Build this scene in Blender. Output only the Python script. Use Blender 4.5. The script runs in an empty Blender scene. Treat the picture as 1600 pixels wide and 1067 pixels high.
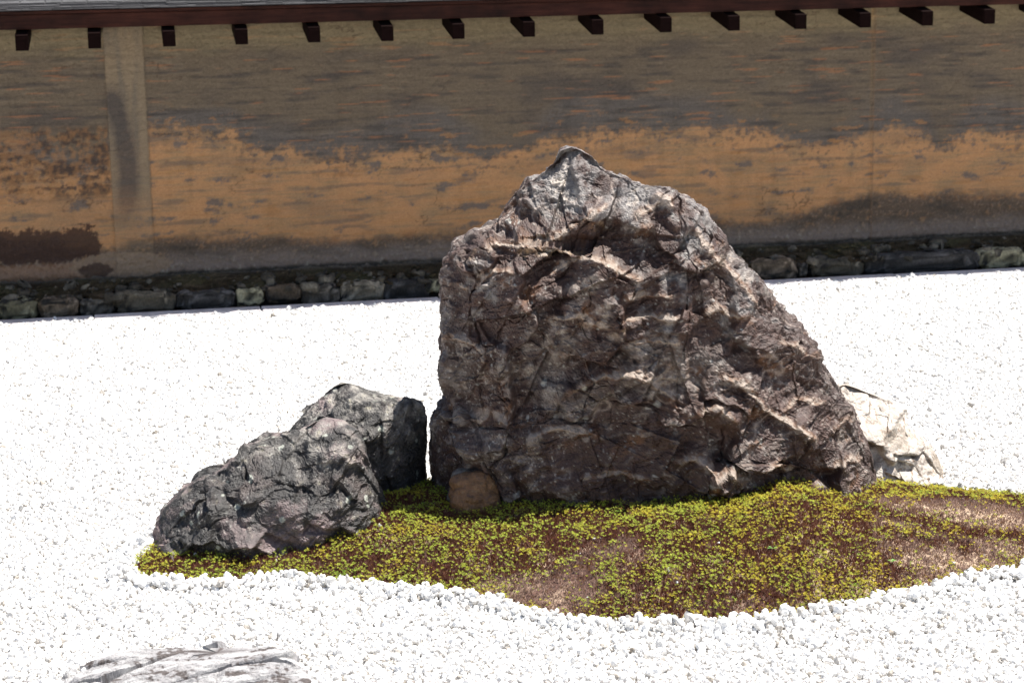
import bpy, math, time
import numpy as np
from mathutils import Matrix, Vector
T0 = time.time()
S = bpy.context.scene
COL = S.collection
f32 = np.float32
# ------------------------------------------------------------------ camera
CAM_H, PITCH, ROLL, FPX = 2.3, 12.1, -0.9, 3111.0
cam = bpy.data.cameras.new('camera'); cam_o = bpy.data.objects.new('camera', cam); COL.objects.link(cam_o)
cam.sensor_width = 36; cam.lens = FPX / 1600 * 36; cam.clip_start = 0.1; cam.clip_end = 2000
cam_o.matrix_world = (Matrix.Translation((0, 0, CAM_H)) @ Matrix.Rotation(math.radians(90 - PITCH), 4, 'X')
                      @ Matrix.Rotation(math.radians(ROLL), 4, 'Z'))
cam.dof.use_dof = True; cam.dof.focus_distance = 7.25; cam.dof.aperture_fstop = 5.6
S.camera = cam_o
# ------------------------------------------------------------------ light
SUN_EL, SUN_AZ = math.radians(68), math.radians(61)      # azimuth from +Y towards +X
w = bpy.data.worlds.new('World'); S.world = w; w.use_nodes = True
nt = w.node_tree; bg = nt.nodes['Background']
sky = nt.nodes.new('ShaderNodeTexSky'); sky.sky_type = 'NISHITA'; sky.sun_disc = False
sky.sun_elevation = SUN_EL; sky.sun_rotation = SUN_AZ; sky.air_density = 1.0; sky.dust_density = 1.5
nt.links.new(sky.outputs[0], bg.inputs[0]); bg.inputs[1].default_value = 0.065
sun = bpy.data.lights.new('sun', 'SUN'); sun.energy = 5.0; sun.angle = math.radians(0.53); sun.color = (1, .965, .91)
sun_o = bpy.data.objects.new('sun', sun); COL.objects.link(sun_o)
sd = Vector((math.sin(SUN_AZ) * math.cos(SUN_EL), math.cos(SUN_AZ) * math.cos(SUN_EL), math.sin(SUN_EL)))
sun_o.rotation_euler = sd.to_track_quat('Z', 'Y').to_euler(); sun_o.location = (2, 5, 8)
S.view_settings.view_transform = 'Standard'; S.view_settings.look = 'None'
S.view_settings.exposure = 1.12; S.view_settings.gamma = 1; S.view_settings.use_curve_mapping = False
S.cycles.max_bounces = 8; S.cycles.diffuse_bounces = 4
# ------------------------------------------------------------------ measuring helpers
_p, _r = math.radians(90 - PITCH), math.radians(ROLL)
_M = np.array([[1, 0, 0], [0, math.cos(_p), -math.sin(_p)], [0, math.sin(_p), math.cos(_p)]]) @ \
     np.array([[math.cos(_r), -math.sin(_r), 0], [math.sin(_r), math.cos(_r), 0], [0, 0, 1]])
def ray(x, y): return _M @ np.array([(x - 800) / FPX, -(y - 533.5) / FPX, -1.0])
CP = np.array([0, 0, CAM_H])
def ground(x, y, z=0.0):
    d = ray(x, y); return CP + d * ((z - CAM_H) / d[2])
def upright(x, y, Y):                       # point on the vertical plane at distance Y
    d = ray(x, y); return CP + d * (Y / d[1])
# ------------------------------------------------------------------ noise (vectorised)
def _hash(ix, iy, iz, seed):
    h = (ix.astype(np.int64) * 73856093) ^ (iy.astype(np.int64) * 19349663) ^ (iz.astype(np.int64) * 83492791) ^ (seed * 2654435)
    h = (h ^ (h >> 13)) * 1274126177 & 0xffffffff
    h = (h ^ (h >> 15)) * 2246822519 & 0xffffffff
    return (h ^ (h >> 16)) & 0xffffffff
_G = np.random.RandomState(5).normal(size=(256, 3)); _G = (_G / np.linalg.norm(_G, axis=1)[:, None]).astype(f32)
def perlin(P, seed=0):
    P = np.asarray(P, f32); I = np.floor(P).astype(np.int32); F = P - I
    U = F * F * F * (F * (F * 6 - 15) + 10); r = 0
    for dx in (0, 1):
        for dy in (0, 1):
            for dz in (0, 1):
                g = _G[_hash(I[:, 0] + dx, I[:, 1] + dy, I[:, 2] + dz, seed) & 255]
                d = g[:, 0] * (F[:, 0] - dx) + g[:, 1] * (F[:, 1] - dy) + g[:, 2] * (F[:, 2] - dz)
                wx = U[:, 0] if dx else 1 - U[:, 0]; wy = U[:, 1] if dy else 1 - U[:, 1]; wz = U[:, 2] if dz else 1 - U[:, 2]
                r = r + d * wx * wy * wz
    return r * 1.6
def fbm(P, o=4, seed=0, gain=.5, ridged=False):
    r = 0; a = 1; n = 0; P = np.asarray(P, f32)
    for i in range(o):
        v = perlin(P * 2.03 ** i + 7.3 * i, seed + i)
        if ridged: v = 1 - 2 * np.abs(v)
        r = r + a * v; n += a; a *= gain
    return r / n
def worley(P, seed=0, jit=.9):
    """returns F1, F2 and the tilted-plane value and random of the nearest cell"""
    P = np.asarray(P, f32); I = np.floor(P).astype(np.int32)
    n = len(P); f1 = np.full(n, 9, f32); f2 = np.full(n, 9, f32); pl = np.zeros(n, f32); rn = np.zeros(n, f32)
    for dx in (-1, 0, 1):
        for dy in (-1, 0, 1):
            for dz in (-1, 0, 1):
                h = _hash(I[:, 0] + dx, I[:, 1] + dy, I[:, 2] + dz, seed)
                C = np.stack([(h & 1023), (h >> 10) & 1023, (h >> 20) & 1023], 1) / 1023. * jit + (1 - jit) / 2
                D = P - (I + np.array([dx, dy, dz])) - C.astype(f32)
                d = np.sqrt((D * D).sum(1)); c = d < f1
                f2 = np.where(c, f1, np.minimum(f2, d))
                g = _G[(h >> 7) & 255]
                pl = np.where(c, (g * D).sum(1), pl); rn = np.where(c, ((h >> 3) & 255) / 255., rn)
                f1 = np.where(c, d, f1)
    return f1, f2, pl, rn
def chips(P, seed=0, k=.5, g=.4, r=.35):
    """envelope of randomly tilted shallow bowls: sharp ridges between chipped scars; returns height, cell random"""
    P = np.asarray(P, f32); I = np.floor(P).astype(np.int32); n = len(P); best = np.full(n, 9, f32); rn = np.zeros(n, f32)
    for dx in (-1, 0, 1):
        for dy in (-1, 0, 1):
            for dz in (-1, 0, 1):
                h = _hash(I[:, 0] + dx, I[:, 1] + dy, I[:, 2] + dz, seed)
                C = np.stack([(h & 1023), (h >> 10) & 1023, (h >> 20) & 1023], 1) / 1023.
                D = P - (I + np.array([dx, dy, dz])) - C.astype(f32); q = (((h >> 5) & 255) / 255. - .5)
                v = k * (D * D).sum(1) + g * (_G[(h >> 7) & 255] * D).sum(1) + r * q
                c = v < best; best = np.where(c, v, best); rn = np.where(c, q + .5, rn)
    return (best - .12).astype(f32), rn
def bed(P, ax, ay, sc):
    """tilt into bedding direction and stretch"""
    ca, sa = math.cos(ax), math.sin(ax); x = P[:, 0] * ca + P[:, 2] * sa; z = -P[:, 0] * sa + P[:, 2] * ca; cb, sb = math.cos(ay), math.sin(ay)
    return np.stack([x, P[:, 1] * cb + z * sb, -P[:, 1] * sb + z * cb], 1) * np.array(sc)
def sstep(a, b, x):
    t = np.clip((x - a) / (b - a), 0, 1); return t * t * (3 - 2 * t)
def mix(a, b, t):
    t = np.asarray(t)[:, None]; return a * (1 - t) + np.asarray(b, f32) * t
# ------------------------------------------------------------------ object helpers
def meta(o, label=None, cat=None, group=None, kind=None):
    if label: o['label'] = label
    if cat: o['category'] = cat
    if group: o['group'] = group
    if kind: o['kind'] = kind
    return o
def empty(name, loc, label, cat, group=None):
    o = bpy.data.objects.new(name, None); o.location = loc; o.empty_display_size = .1; COL.objects.link(o)
    return meta(o, label, cat, group)
def link(name, me, mat=None, parent=None, loc=None):
    o = bpy.data.objects.new(name, me); COL.objects.link(o)
    if mat and not me.materials: me.materials.append(mat)
    if parent: o.parent = parent
    if loc is not None: o.location = loc
    return o
def mesh_np(name, V, Fa, col=None, smooth=False, extra=None):
    """V (n,3), Fa (m,k) all faces with k corners"""
    me = bpy.data.meshes.new(name); V = np.ascontiguousarray(V, f32); Fa = np.ascontiguousarray(Fa, np.int32)
    m, k = Fa.shape
    me.vertices.add(len(V)); me.vertices.foreach_set('co', V.ravel())
    me.loops.add(m * k); me.loops.foreach_set('vertex_index', Fa.ravel())
    me.polygons.add(m); me.polygons.foreach_set('loop_start', np.arange(0, m * k, k, dtype=np.int32))
    me.polygons.foreach_set('loop_total', np.full(m, k, np.int32))
    me.polygons.foreach_set('use_smooth', np.full(m, smooth))
    me.update(calc_edges=True)
    if col is not None:
        a = me.attributes.new('tint', 'FLOAT_COLOR', 'POINT')
        c = np.ones((len(V), 4), f32); c[:, :3] = col; a.data.foreach_set('color', c.ravel())
    return me
def grid_faces(nu, nv, wrap=False):
    """vertex index = j*nu + i"""
    i = np.arange(nu if wrap else nu - 1); j = np.arange(nv - 1); I, J = np.meshgrid(i, j); I2 = (I + 1) % nu
    return np.stack([J * nu + I, J * nu + I2, (J + 1) * nu + I2, (J + 1) * nu + I], -1).reshape(-1, 4)
def box_v(x0, x1, y0, y1, z0, z1):
    return [(x0, y0, z0), (x1, y0, z0), (x1, y1, z0), (x0, y1, z0), (x0, y0, z1), (x1, y0, z1), (x1, y1, z1), (x0, y1, z1)]
BOXF = [(0, 3, 2, 1), (4, 5, 6, 7), (0, 1, 5, 4), (1, 2, 6, 5), (2, 3, 7, 6), (3, 0, 4, 7)]
def box_mesh(name, *a):
    me = bpy.data.meshes.new(name); me.from_pydata(box_v(*a), [], BOXF); me.update(); return me
def bevel(o, wd=.004, seg=2):
    m = o.modifiers.new('bevel', 'BEVEL'); m.width = wd; m.segments = seg; return o
# ------------------------------------------------------------------ materials
def material(name, color=None, attr=None, rough=.85, spec=.3, noise=None, bump=None, coords='Object', translucent=0):
    """noise: list of (scale, vec_scale, amount) brightness variation ; bump: list of (scale, strength, dist, kind)"""
    m = bpy.data.materials.new(name); m.use_nodes = True; t = m.node_tree; N = t.nodes; L = t.links
    b = N['Principled BSDF']; b.inputs['Roughness'].default_value = rough; b.inputs['Specular IOR Level'].default_value = spec
    tc = N.new('ShaderNodeTexCoord')
    if attr:
        a = N.new('ShaderNodeAttribute'); a.attribute_name = attr; c = a.outputs['Color']
    else:
        a = N.new('ShaderNodeRGB'); a.outputs[0].default_value = (*color, 1); c = a.outputs[0]
    for sc, vs, am in (noise or []):
        mp = N.new('ShaderNodeMapping'); mp.inputs['Scale'].default_value = vs; L.new(tc.outputs[coords], mp.inputs[0])
        n = N.new('ShaderNodeTexNoise'); n.inputs['Scale'].default_value = sc; n.inputs['Detail'].default_value = 6
        n.inputs['Roughness'].default_value = .65; L.new(mp.outputs[0], n.inputs[0])
        r = N.new('ShaderNodeMapRange'); r.inputs[1].default_value = .28; r.inputs[2].default_value = .72
        r.inputs[3].default_value = 1 - am; r.inputs[4].default_value = 1 + am; L.new(n.outputs[0], r.inputs[0])
        v = N.new('ShaderNodeVectorMath'); v.operation = 'SCALE'; L.new(c, v.inputs[0]); L.new(r.outputs[0], v.inputs['Scale']); c = v.outputs[0]
    L.new(c, b.inputs['Base Color'])
    prev = None
    for sc, st, dist, kind in (bump or []):
        if kind == 'v':
            n = N.new('ShaderNodeTexVoronoi'); n.inputs['Scale'].default_value = sc
        else:
            n = N.new('ShaderNodeTexNoise'); n.inputs['Scale'].default_value = sc; n.inputs['Detail'].default_value = 5; n.inputs['Roughness'].default_value = .7
        L.new(tc.outputs[coords], n.inputs[0])
        bp = N.new('ShaderNodeBump'); bp.inputs['Strength'].default_value = st; bp.inputs['Distance'].default_value = dist
        L.new(n.outputs[0], bp.inputs['Height'])
        if prev: L.new(prev, bp.inputs['Normal'])
        prev = bp.outputs[0]
    if prev: L.new(prev, b.inputs['Normal'])
    if translucent:
        tr = N.new('ShaderNodeBsdfTranslucent'); L.new(c, tr.inputs[0]); mx = N.new('ShaderNodeMixShader')
        mx.inputs[0].default_value = translucent; L.new(b.outputs[0], mx.inputs[1]); L.new(tr.outputs[0], mx.inputs[2])
        L.new(mx.outputs[0], N['Material Output'].inputs[0])
    return m
M_rock = material('weathered_rock', attr='tint', rough=.55, spec=.4, noise=[(160, (1, 1, 1), .35), (45, (1, 1, 1.6), .25)],
                  bump=[(300, .55, .004, 'n'), (90, .45, .008, 'n')])
M_wall = material('old_clay_wall', attr='tint', rough=.92, spec=.15, noise=[(40, (1, 1, 4), .14), (170, (1, 1, 1), .16)],
                  bump=[(120, .35, .004, 'n')])
M_stone = material('foundation_stone', attr='tint', rough=.8, spec=.3, noise=[(70, (1, 1, 1), .45)], bump=[(110, .6, .008, 'n')])
M_soil = material('mound_soil', attr='tint', rough=1, spec=.05, noise=[(220, (1, 1, 1), .35), (60, (1, 1, 1), .25)], bump=[(260, .8, .006, 'n')])
M_moss = material('moss_leaf', attr='tint', rough=.75, spec=.2, translucent=.35)
M_wood = material('red_brown_wood', color=(.027, .008, .005), rough=.65, spec=.12, noise=[(14, (.4, 6, 6), .6), (3, (1, 1, 1), .7)], bump=[(30, .3, .004, 'n')])
M_rafter = material('dark_rafter_wood', color=(.007, .003, .0026), rough=.9, spec=.04, noise=[(20, (1, 1, 6), .4)])
M_shingle = material('grey_cedar_shingle', color=(.065, .063, .066), rough=.8, noise=[(30, (.3, 5, 5), .4), (9, (1, 1, 1), .35)], bump=[(80, .5, .003, 'n')])
M_kerb = material('pale_kerb_stone', color=(.62, .58, .57), rough=.8, noise=[(60, (1, 1, 1), .22), (8, (1, 1, 1), .25)], bump=[(120, .5, .004, 'n')])
M_sand = material('white_gravel_bed', color=(.72, .70, .67), rough=.95, spec=.1, noise=[(90, (1, 1, 1), .25)], bump=[(85, 1, .012, 'v')])
M_gutter = material('gutter_mud', color=(.035, .028, .022), rough=.95, noise=[(40, (1, 1, 1), .4)])
M_sprout = material('sprout_leaf', color=(.16, .33, .06), rough=.6, translucent=.3, noise=[(60, (1, 1, 1), .2)])
# gravel material: varies from stone to stone
M_gravel = bpy.data.materials.new('white_gravel'); M_gravel.use_nodes = True
_t = M_gravel.node_tree; _N = _t.nodes; _b = _N['Principled BSDF']; _b.inputs['Roughness'].default_value = .75
_oi = _N.new('ShaderNodeObjectInfo'); _cr = _N.new('ShaderNodeValToRGB'); _cr.color_ramp.interpolation = 'LINEAR'
for i, (p, c) in enumerate([(0, (.36, .32, .27)), (.04, (.52, .49, .45)), (.17, (.66, .64, .61)), (.5, (.76, .75, .73)), (1, (.83, .82, .805))]):
    e = _cr.color_ramp.elements[i] if i < 2 else _cr.color_ramp.elements.new(p)
    e.position = p; e.color = (*c, 1)
_no = _N.new('ShaderNodeTexNoise'); _no.inputs['Scale'].default_value = 160; _no.inputs['Detail'].default_value = 4
_tc = _N.new('ShaderNodeTexCoord'); _t.links.new(_tc.outputs['Object'], _no.inputs[0])
_mr = _N.new('ShaderNodeMapRange'); _mr.inputs[1].default_value = .3; _mr.inputs[2].default_value = .7; _mr.inputs[3].default_value = .82; _mr.inputs[4].default_value = 1.08
_t.links.new(_no.outputs[0], _mr.inputs[0]); _v = _N.new('ShaderNodeVectorMath'); _v.operation = 'SCALE'
_t.links.new(_oi.outputs['Random'], _cr.inputs[0]); _t.links.new(_cr.outputs[0], _v.inputs[0]); _t.links.new(_mr.outputs[0], _v.inputs['Scale'])
_t.links.new(_v.outputs[0], _b.inputs['Base Color'])
# ================================================================== the wall frame
A = ground(0, 503); B = ground(1600, 420); tdir = (B - A) / np.linalg.norm(B - A); ndir = np.array([tdir[1], -tdir[0], 0])
# s runs along the gravel edge to the right, q is the distance towards the camera from that edge
WQ = -.45                                  # wall face
def on_plane(x, y, q):
    d = ray(x, y); C = A + ndir * q; k = np.dot(C - CP, ndir) / np.dot(d, ndir); P = CP + d * k
    return np.dot(P - A, tdir), P[2]
WROT = math.atan2(tdir[1], tdir[0])
S0, S1 = -2.6, 9.2
wall = empty('clay_wall', A, 'long weathered earthen wall in orange and grey under a shingled roof', 'wall'); wall.rotation_euler.z = WROT
# local wall coordinates: x = s, y = -q (away from the camera), z
# ------------------------------------------------------------------ ground sheets
def quad(name, pts, mat, **k):
    me = bpy.data.meshes.new(name); me.from_pydata([tuple(p) for p in pts], [], [tuple(range(len(pts)))]); me.update(); return meta(link(name, me, mat), **k)
M_far = material('packed_earth', color=(.22, .18, .13), rough=1, noise=[(2, (1, 1, 1), .3)])
quad('ground', [(-600, -600, -.16), (600, -600, -.16), (600, 600, -.16), (-600, 600, -.16)], M_far, kind='structure')
# ------------------------------------------------------------------ mound outline (world, from its measured edge)
edge_px = [(207, 905), (300, 915), (380, 917), (440, 908), (500, 912), (560, 915), (640, 926), (700, 932), (780, 945), (830, 961), (900, 974), (1000, 979),
           (1100, 978), (1180, 974), (1250, 965), (1320, 952), (1400, 935), (1480, 914), (1540, 902), (1600, 893), (1700, 868), (1760, 840), (1740, 815), (1680, 798), (1600, 778)]
back_px = [(1545, 775), (1480, 769), (1400, 760), (1300, 748), (1150, 728), (1000, 722), (850, 725), (720, 742), (668, 762), (560, 768), (450, 785), (340, 815), (240, 855), (207, 880)]
EDGE = np.array([ground(*p)[:2] for p in edge_px + back_px])
def poly_sd(P, poly):
    """signed distance, positive inside"""
    n = len(poly); d = np.full(len(P), 9., f32); ins = np.zeros(len(P), bool)
    for i in range(n):
        a = poly[i]; b = poly[(i + 1) % n]; e = b - a
        v = P - a; t = np.clip((v @ e) / (e @ e), 0, 1); q = v - t[:, None] * e
        d = np.minimum(d, np.sqrt((q * q).sum(1)))
        c = ((a[1] > P[:, 1]) != (b[1] > P[:, 1])) & (P[:, 0] < (b[0] - a[0]) * (P[:, 1] - a[1]) / (b[1] - a[1] + 1e-12) + a[0])
        ins ^= c
    return np.where(ins, d, -d)
def p3(P, s, z=0.): return np.concatenate([P * s, np.full((len(P), 1), z)], 1)
_hx = np.array([-1.5, -1.2, -.8, -.35, .1, .45, .75, 1.0, 1.25, 1.6, 2.1]); _hz = np.array([.05, .07, .10, .13, .135, .15, .17, .205, .135, .095, .07])
def mound_z(P, sd=None):
    P = np.atleast_2d(P); sd = poly_sd(P, EDGE) if sd is None else sd
    h = np.interp(P[:, 0], _hx, _hz); s = np.clip(sd / .62, 0, 1)
    z = h * (1 - (1 - s) ** 2.0) + fbm(p3(P, 3.1), 2, 3) * .035 * s + fbm(p3(P, 17), 3, 4) * .008 * np.clip(sd / .05, 0, 1)
    return np.where(sd > 0, z, sd * 2)
def gravel_z(P, sd):
    d = -sd
    ridge = .016 * np.exp(-((d - .03) / .055) ** 2) + .008 * np.exp(-((d - .22) / .05) ** 2)
    return ridge + fbm(p3(P, 1.6), 2, 9) * .012 + fbm(p3(P, 7), 2, 12) * .005
rng = np.random.RandomState(11)
# gravel bed (a continuous pale sheet under the stones)
xs = np.linspace(-7, 7, 281); ys = np.linspace(-2, 1, 281)
yy = np.linspace(1.5, 15.5, 281); X, Y = np.meshgrid(xs, yy); P = np.stack([X.ravel(), Y.ravel()], 1)
q = (P - A[:2]) @ ndir[:2]
over = q < -.005                                     # slide the last rows back to the kerb line
P[over] -= (q[over] + .005)[:, None] * ndir[:2]
sdb = poly_sd(P, EDGE); Z = gravel_z(P, sdb) - .010
Z = np.where(sdb > .05, -.03, Z)
me = mesh_np('gravel_bed', np.concatenate([P, Z[:, None]], 1), grid_faces(281, 281), smooth=True)
meta(link('gravel_bed', me, M_sand), kind='structure')
quad('gravel_surround', [(-60, -25, -.05), (60, -25, -.05), tuple((A + tdir * 57 + ndir * .01)[:2]) + (-.05,), tuple((A - tdir * 57 + ndir * .01)[:2]) + (-.05,)], M_sand, kind='structure')
# ------------------------------------------------------------------ gravel stones (geometry nodes, uncountable)
sp = .0155; gx = np.arange(-4.6, 4.9, sp); gy = np.arange(5.0, 13.3, sp * .9)
X, Y = np.meshgrid(gx, gy); X = X + (np.arange(len(gy)) % 2)[:, None] * sp / 2
P = np.stack([X.ravel(), Y.ravel()], 1) + rng.uniform(-.0065, .0065, (X.size, 2))
P = P[np.abs(P[:, 0]) < .29 * P[:, 1] + .75]; qg = (P - A[:2]) @ ndir[:2]; P = P[qg > .105 + .02 * fbm(p3(P, 9), 2, 17) - .05 * (rng.uniform(size=len(P)) < .12)]
sdg = poly_sd(P, EDGE + 0); wob = fbm(p3(P, 16), 3, 31) * .045
keep = sdg < .008 + wob * .8
stray = (rng.uniform(size=len(P)) < .0025) & (sdg < .5) & ~keep
P1 = P[keep]; s1 = sdg[keep]
Z1 = gravel_z(P1, s1) + rng.uniform(-.003, .004, len(P1)) + np.where(rng.uniform(size=len(P1)) < .16, .008, 0)
R1 = rng.gamma(12, 1 / 12., len(P1)) * np.where(s1 > -.09, 1.12, 1) * .0091
ex = (s1 > -.075) & (rng.uniform(size=len(P1)) < .42)   # a second layer heaped along the moss
P2 = P1[ex] + rng.uniform(-.008, .008, (ex.sum(), 2)); Z2 = Z1[ex] + .013; R2 = rng.gamma(10, .1, ex.sum()) * .0115
P3 = P[stray] ; Z3 = mound_z(P3) + .006; R3 = rng.gamma(8, 1 / 8., len(P3)) * .006
GP = np.concatenate([np.concatenate([P1, Z1[:, None]], 1), np.concatenate([P2, Z2[:, None]], 1), np.concatenate([P3, Z3[:, None]], 1)])
GR = np.concatenate([R1, R2, R3]).astype(f32)
me = bpy.data.meshes.new('gravel'); me.vertices.add(len(GP)); me.vertices.foreach_set('co', GP.astype(f32).ravel())
a = me.attributes.new('size', 'FLOAT', 'POINT'); a.data.foreach_set('value', GR)
me.update(); gravel = meta(link('gravel', me, M_gravel), kind='stuff')
ng = bpy.data.node_groups.new('gravel_nodes', 'GeometryNodeTree')
ng.interface.new_socket('Geometry', in_out='INPUT', socket_type='NodeSocketGeometry'); ng.interface.new_socket('Geometry', in_out='OUTPUT', socket_type='NodeSocketGeometry')
gn = ng.nodes; gl = ng.links; gi = gn.new('NodeGroupInput'); go = gn.new('NodeGroupOutput')
j = gn.new('GeometryNodeGeometryToInstance')
for k in range(7):
    ic = gn.new('GeometryNodeMeshIcoSphere'); ic.inputs['Radius'].default_value = 1; ic.inputs['Subdivisions'].default_value = 2
    sp_ = gn.new('GeometryNodeSetPosition'); no = gn.new('ShaderNodeTexNoise'); no.noise_dimensions = '4D'
    no.inputs['W'].default_value = k * 5.7; no.inputs['Scale'].default_value = .75; no.inputs['Detail'].default_value = 2
    sub = gn.new('ShaderNodeVectorMath'); sub.operation = 'SUBTRACT'; sub.inputs[1].default_value = (.5, .5, .5)
    sc = gn.new('ShaderNodeVectorMath'); sc.operation = 'SCALE'; sc.inputs['Scale'].default_value = 2.3
    gl.new(no.outputs['Color'], sub.inputs[0]); gl.new(sub.outputs[0], sc.inputs[0]); gl.new(sc.outputs[0], sp_.inputs['Offset'])
    gl.new(ic.outputs[0], sp_.inputs[0])
    sh = gn.new('GeometryNodeSetShadeSmooth'); sh.inputs['Shade Smooth'].default_value = False; gl.new(sp_.outputs[0], sh.inputs[0])
    tf = gn.new('GeometryNodeTransform'); tf.inputs['Scale'].default_value = (1, .85 - .03 * k, .8); gl.new(sh.outputs[0], tf.inputs[0])
    sm = gn.new('GeometryNodeSetMaterial'); sm.inputs['Material'].default_value = M_gravel; gl.new(tf.outputs[0], sm.inputs[0])
    gl.new(sm.outputs[0], j.inputs[0])
iop = gn.new('GeometryNodeInstanceOnPoints'); iop.inputs['Pick Instance'].default_value = True
gl.new(gi.outputs[0], iop.inputs['Points']); gl.new(j.outputs[0], iop.inputs['Instance'])
rv = gn.new('FunctionNodeRandomValue'); rv.data_type = 'FLOAT_VECTOR'; rv.inputs[1].default_value = (6.28, 6.28, 6.28)
try:
    e2r = gn.new('FunctionNodeEulerToRotation'); gl.new(rv.outputs[0], e2r.inputs[0]); gl.new(e2r.outputs[0], iop.inputs['Rotation'])
except Exception: gl.new(rv.outputs[0], iop.inputs['Rotation'])
ri = gn.new('FunctionNodeRandomValue'); ri.data_type = 'INT'; ri.inputs[4].default_value = 0; ri.inputs[5].default_value = 6
ri.inputs['Seed'].default_value = 3; gl.new(ri.outputs[2], iop.inputs['Instance Index'])
na = gn.new('GeometryNodeInputNamedAttribute'); na.data_type = 'FLOAT'; na.inputs['Name'].default_value = 'size'; gl.new(na.outputs[0], iop.inputs['Scale'])
gl.new(iop.outputs[0], go.inputs[0])
gravel.modifiers.new('stones', 'NODES').node_group = ng
print('gravel', len(GP), time.time() - T0)
# ================================================================== moss mound
x0, x1, y0, y1 = EDGE[:, 0].min() - .02, EDGE[:, 0].max() + .02, EDGE[:, 1].min() - .02, EDGE[:, 1].max() + .02
nx, ny = 420, 230
X, Y = np.meshgrid(np.linspace(x0, x1, nx), np.linspace(y0, y1, ny)); P = np.stack([X.ravel(), Y.ravel()], 1)
sdm = poly_sd(P, EDGE); Z = np.maximum(mound_z(P, sdm), -.06)
n1 = fbm(p3(P, 5), 4, 51); n2 = fbm(p3(P, 30), 3, 52)
c = mix(np.tile(np.array([.13, .075, .06], f32), (len(P), 1)), (.46, .35, .25), sstep(-.1, .45, n1 + n2 * .4 + (P[:, 0] > 1.0) * .25)); c = mix(c, (.05, .02, .018), sstep(.05, .5, n2))
me = mesh_np('moss_mound', np.concatenate([P, Z[:, None]], 1), grid_faces(nx, ny), c, smooth=True)
meta(link('moss_mound', me, M_soil), kind='structure')
def wpt(x, y, z=.08): return ground(x, y, z)[:2]
BARE = [(850, 915, .20, .16, 1.), (900, 900, .16, .12, .6), (770, 900, .12, .08, .7), (960, 880, .14, .1, .6), (1490, 860, .26, .14, .8), (1540, 800, .30, .16, 1.05), (1420, 800, .18, .12, .7), (1480, 880, .2, .07, .6), (1410, 830, .14, .08, .5), (1190, 930, .2, .06, .4), (1580, 840, .2, .1, .7)]
GREENER = [(400, 890, .5, .14, .8), (560, 905, .5, .1, .6), (640, 850, .25, .2, .45), (900, 818, .4, .1, .8), (1130, 840, .35, .14, .6), (1290, 905, .28, .1, .7), (1010, 905, .3, .1, .4), (1000, 960, .5, .06, .6), (1380, 915, .35, .08, .5), (780, 830, .2, .15, .3), (1230, 830, .2, .2, .2), (700, 925, .2, .05, .5)]
def blobs(P, L):
    r = np.zeros(len(P), f32)
    for px, py, rx, ry, a in L:
        c = wpt(px, py); r = np.maximum(r, a * np.exp(-(((P[:, 0] - c[0]) / rx) ** 2 + ((P[:, 1] - c[1]) / ry) ** 2)))
    return r
sp = .0060; gx = np.arange(x0, x1, sp); gy = np.arange(y0, y1, sp); X, Y = np.meshgrid(gx, gy)
P = np.stack([X.ravel(), Y.ravel()], 1) + rng.uniform(-.0036, .0036, (X.size, 2))
sdm = poly_sd(P, EDGE); sdw = sdm + fbm(p3(P, 16), 3, 31) * -.012 + .004; P = P[sdw > 0.004]; sdm = sdm[sdw > .004]
bare = blobs(P, BARE); gre = blobs(P, GREENER)
nA = fbm(p3(P, 11), 3, 61); nB = fbm(p3(P, 38), 2, 62)
edgeb = np.exp(-(sdm / .05) ** 2)
gdens = .31 + .9 * gre + .45 * edgeb + 1.0 * nA + 1.1 * nB - .62 * bare - .25 * (P[:, 0] > .9) * 0
vis = sstep(-.15, .15, 1 - bare + nB * .9 + nA * .6 - .55)
r = rng.uniform(size=len(P))
isg = (r < np.clip(gdens, 0.015, .95) * .62)
isb = ~isg & (rng.uniform(size=len(P)) < np.clip(vis, .55, 1))
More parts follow.
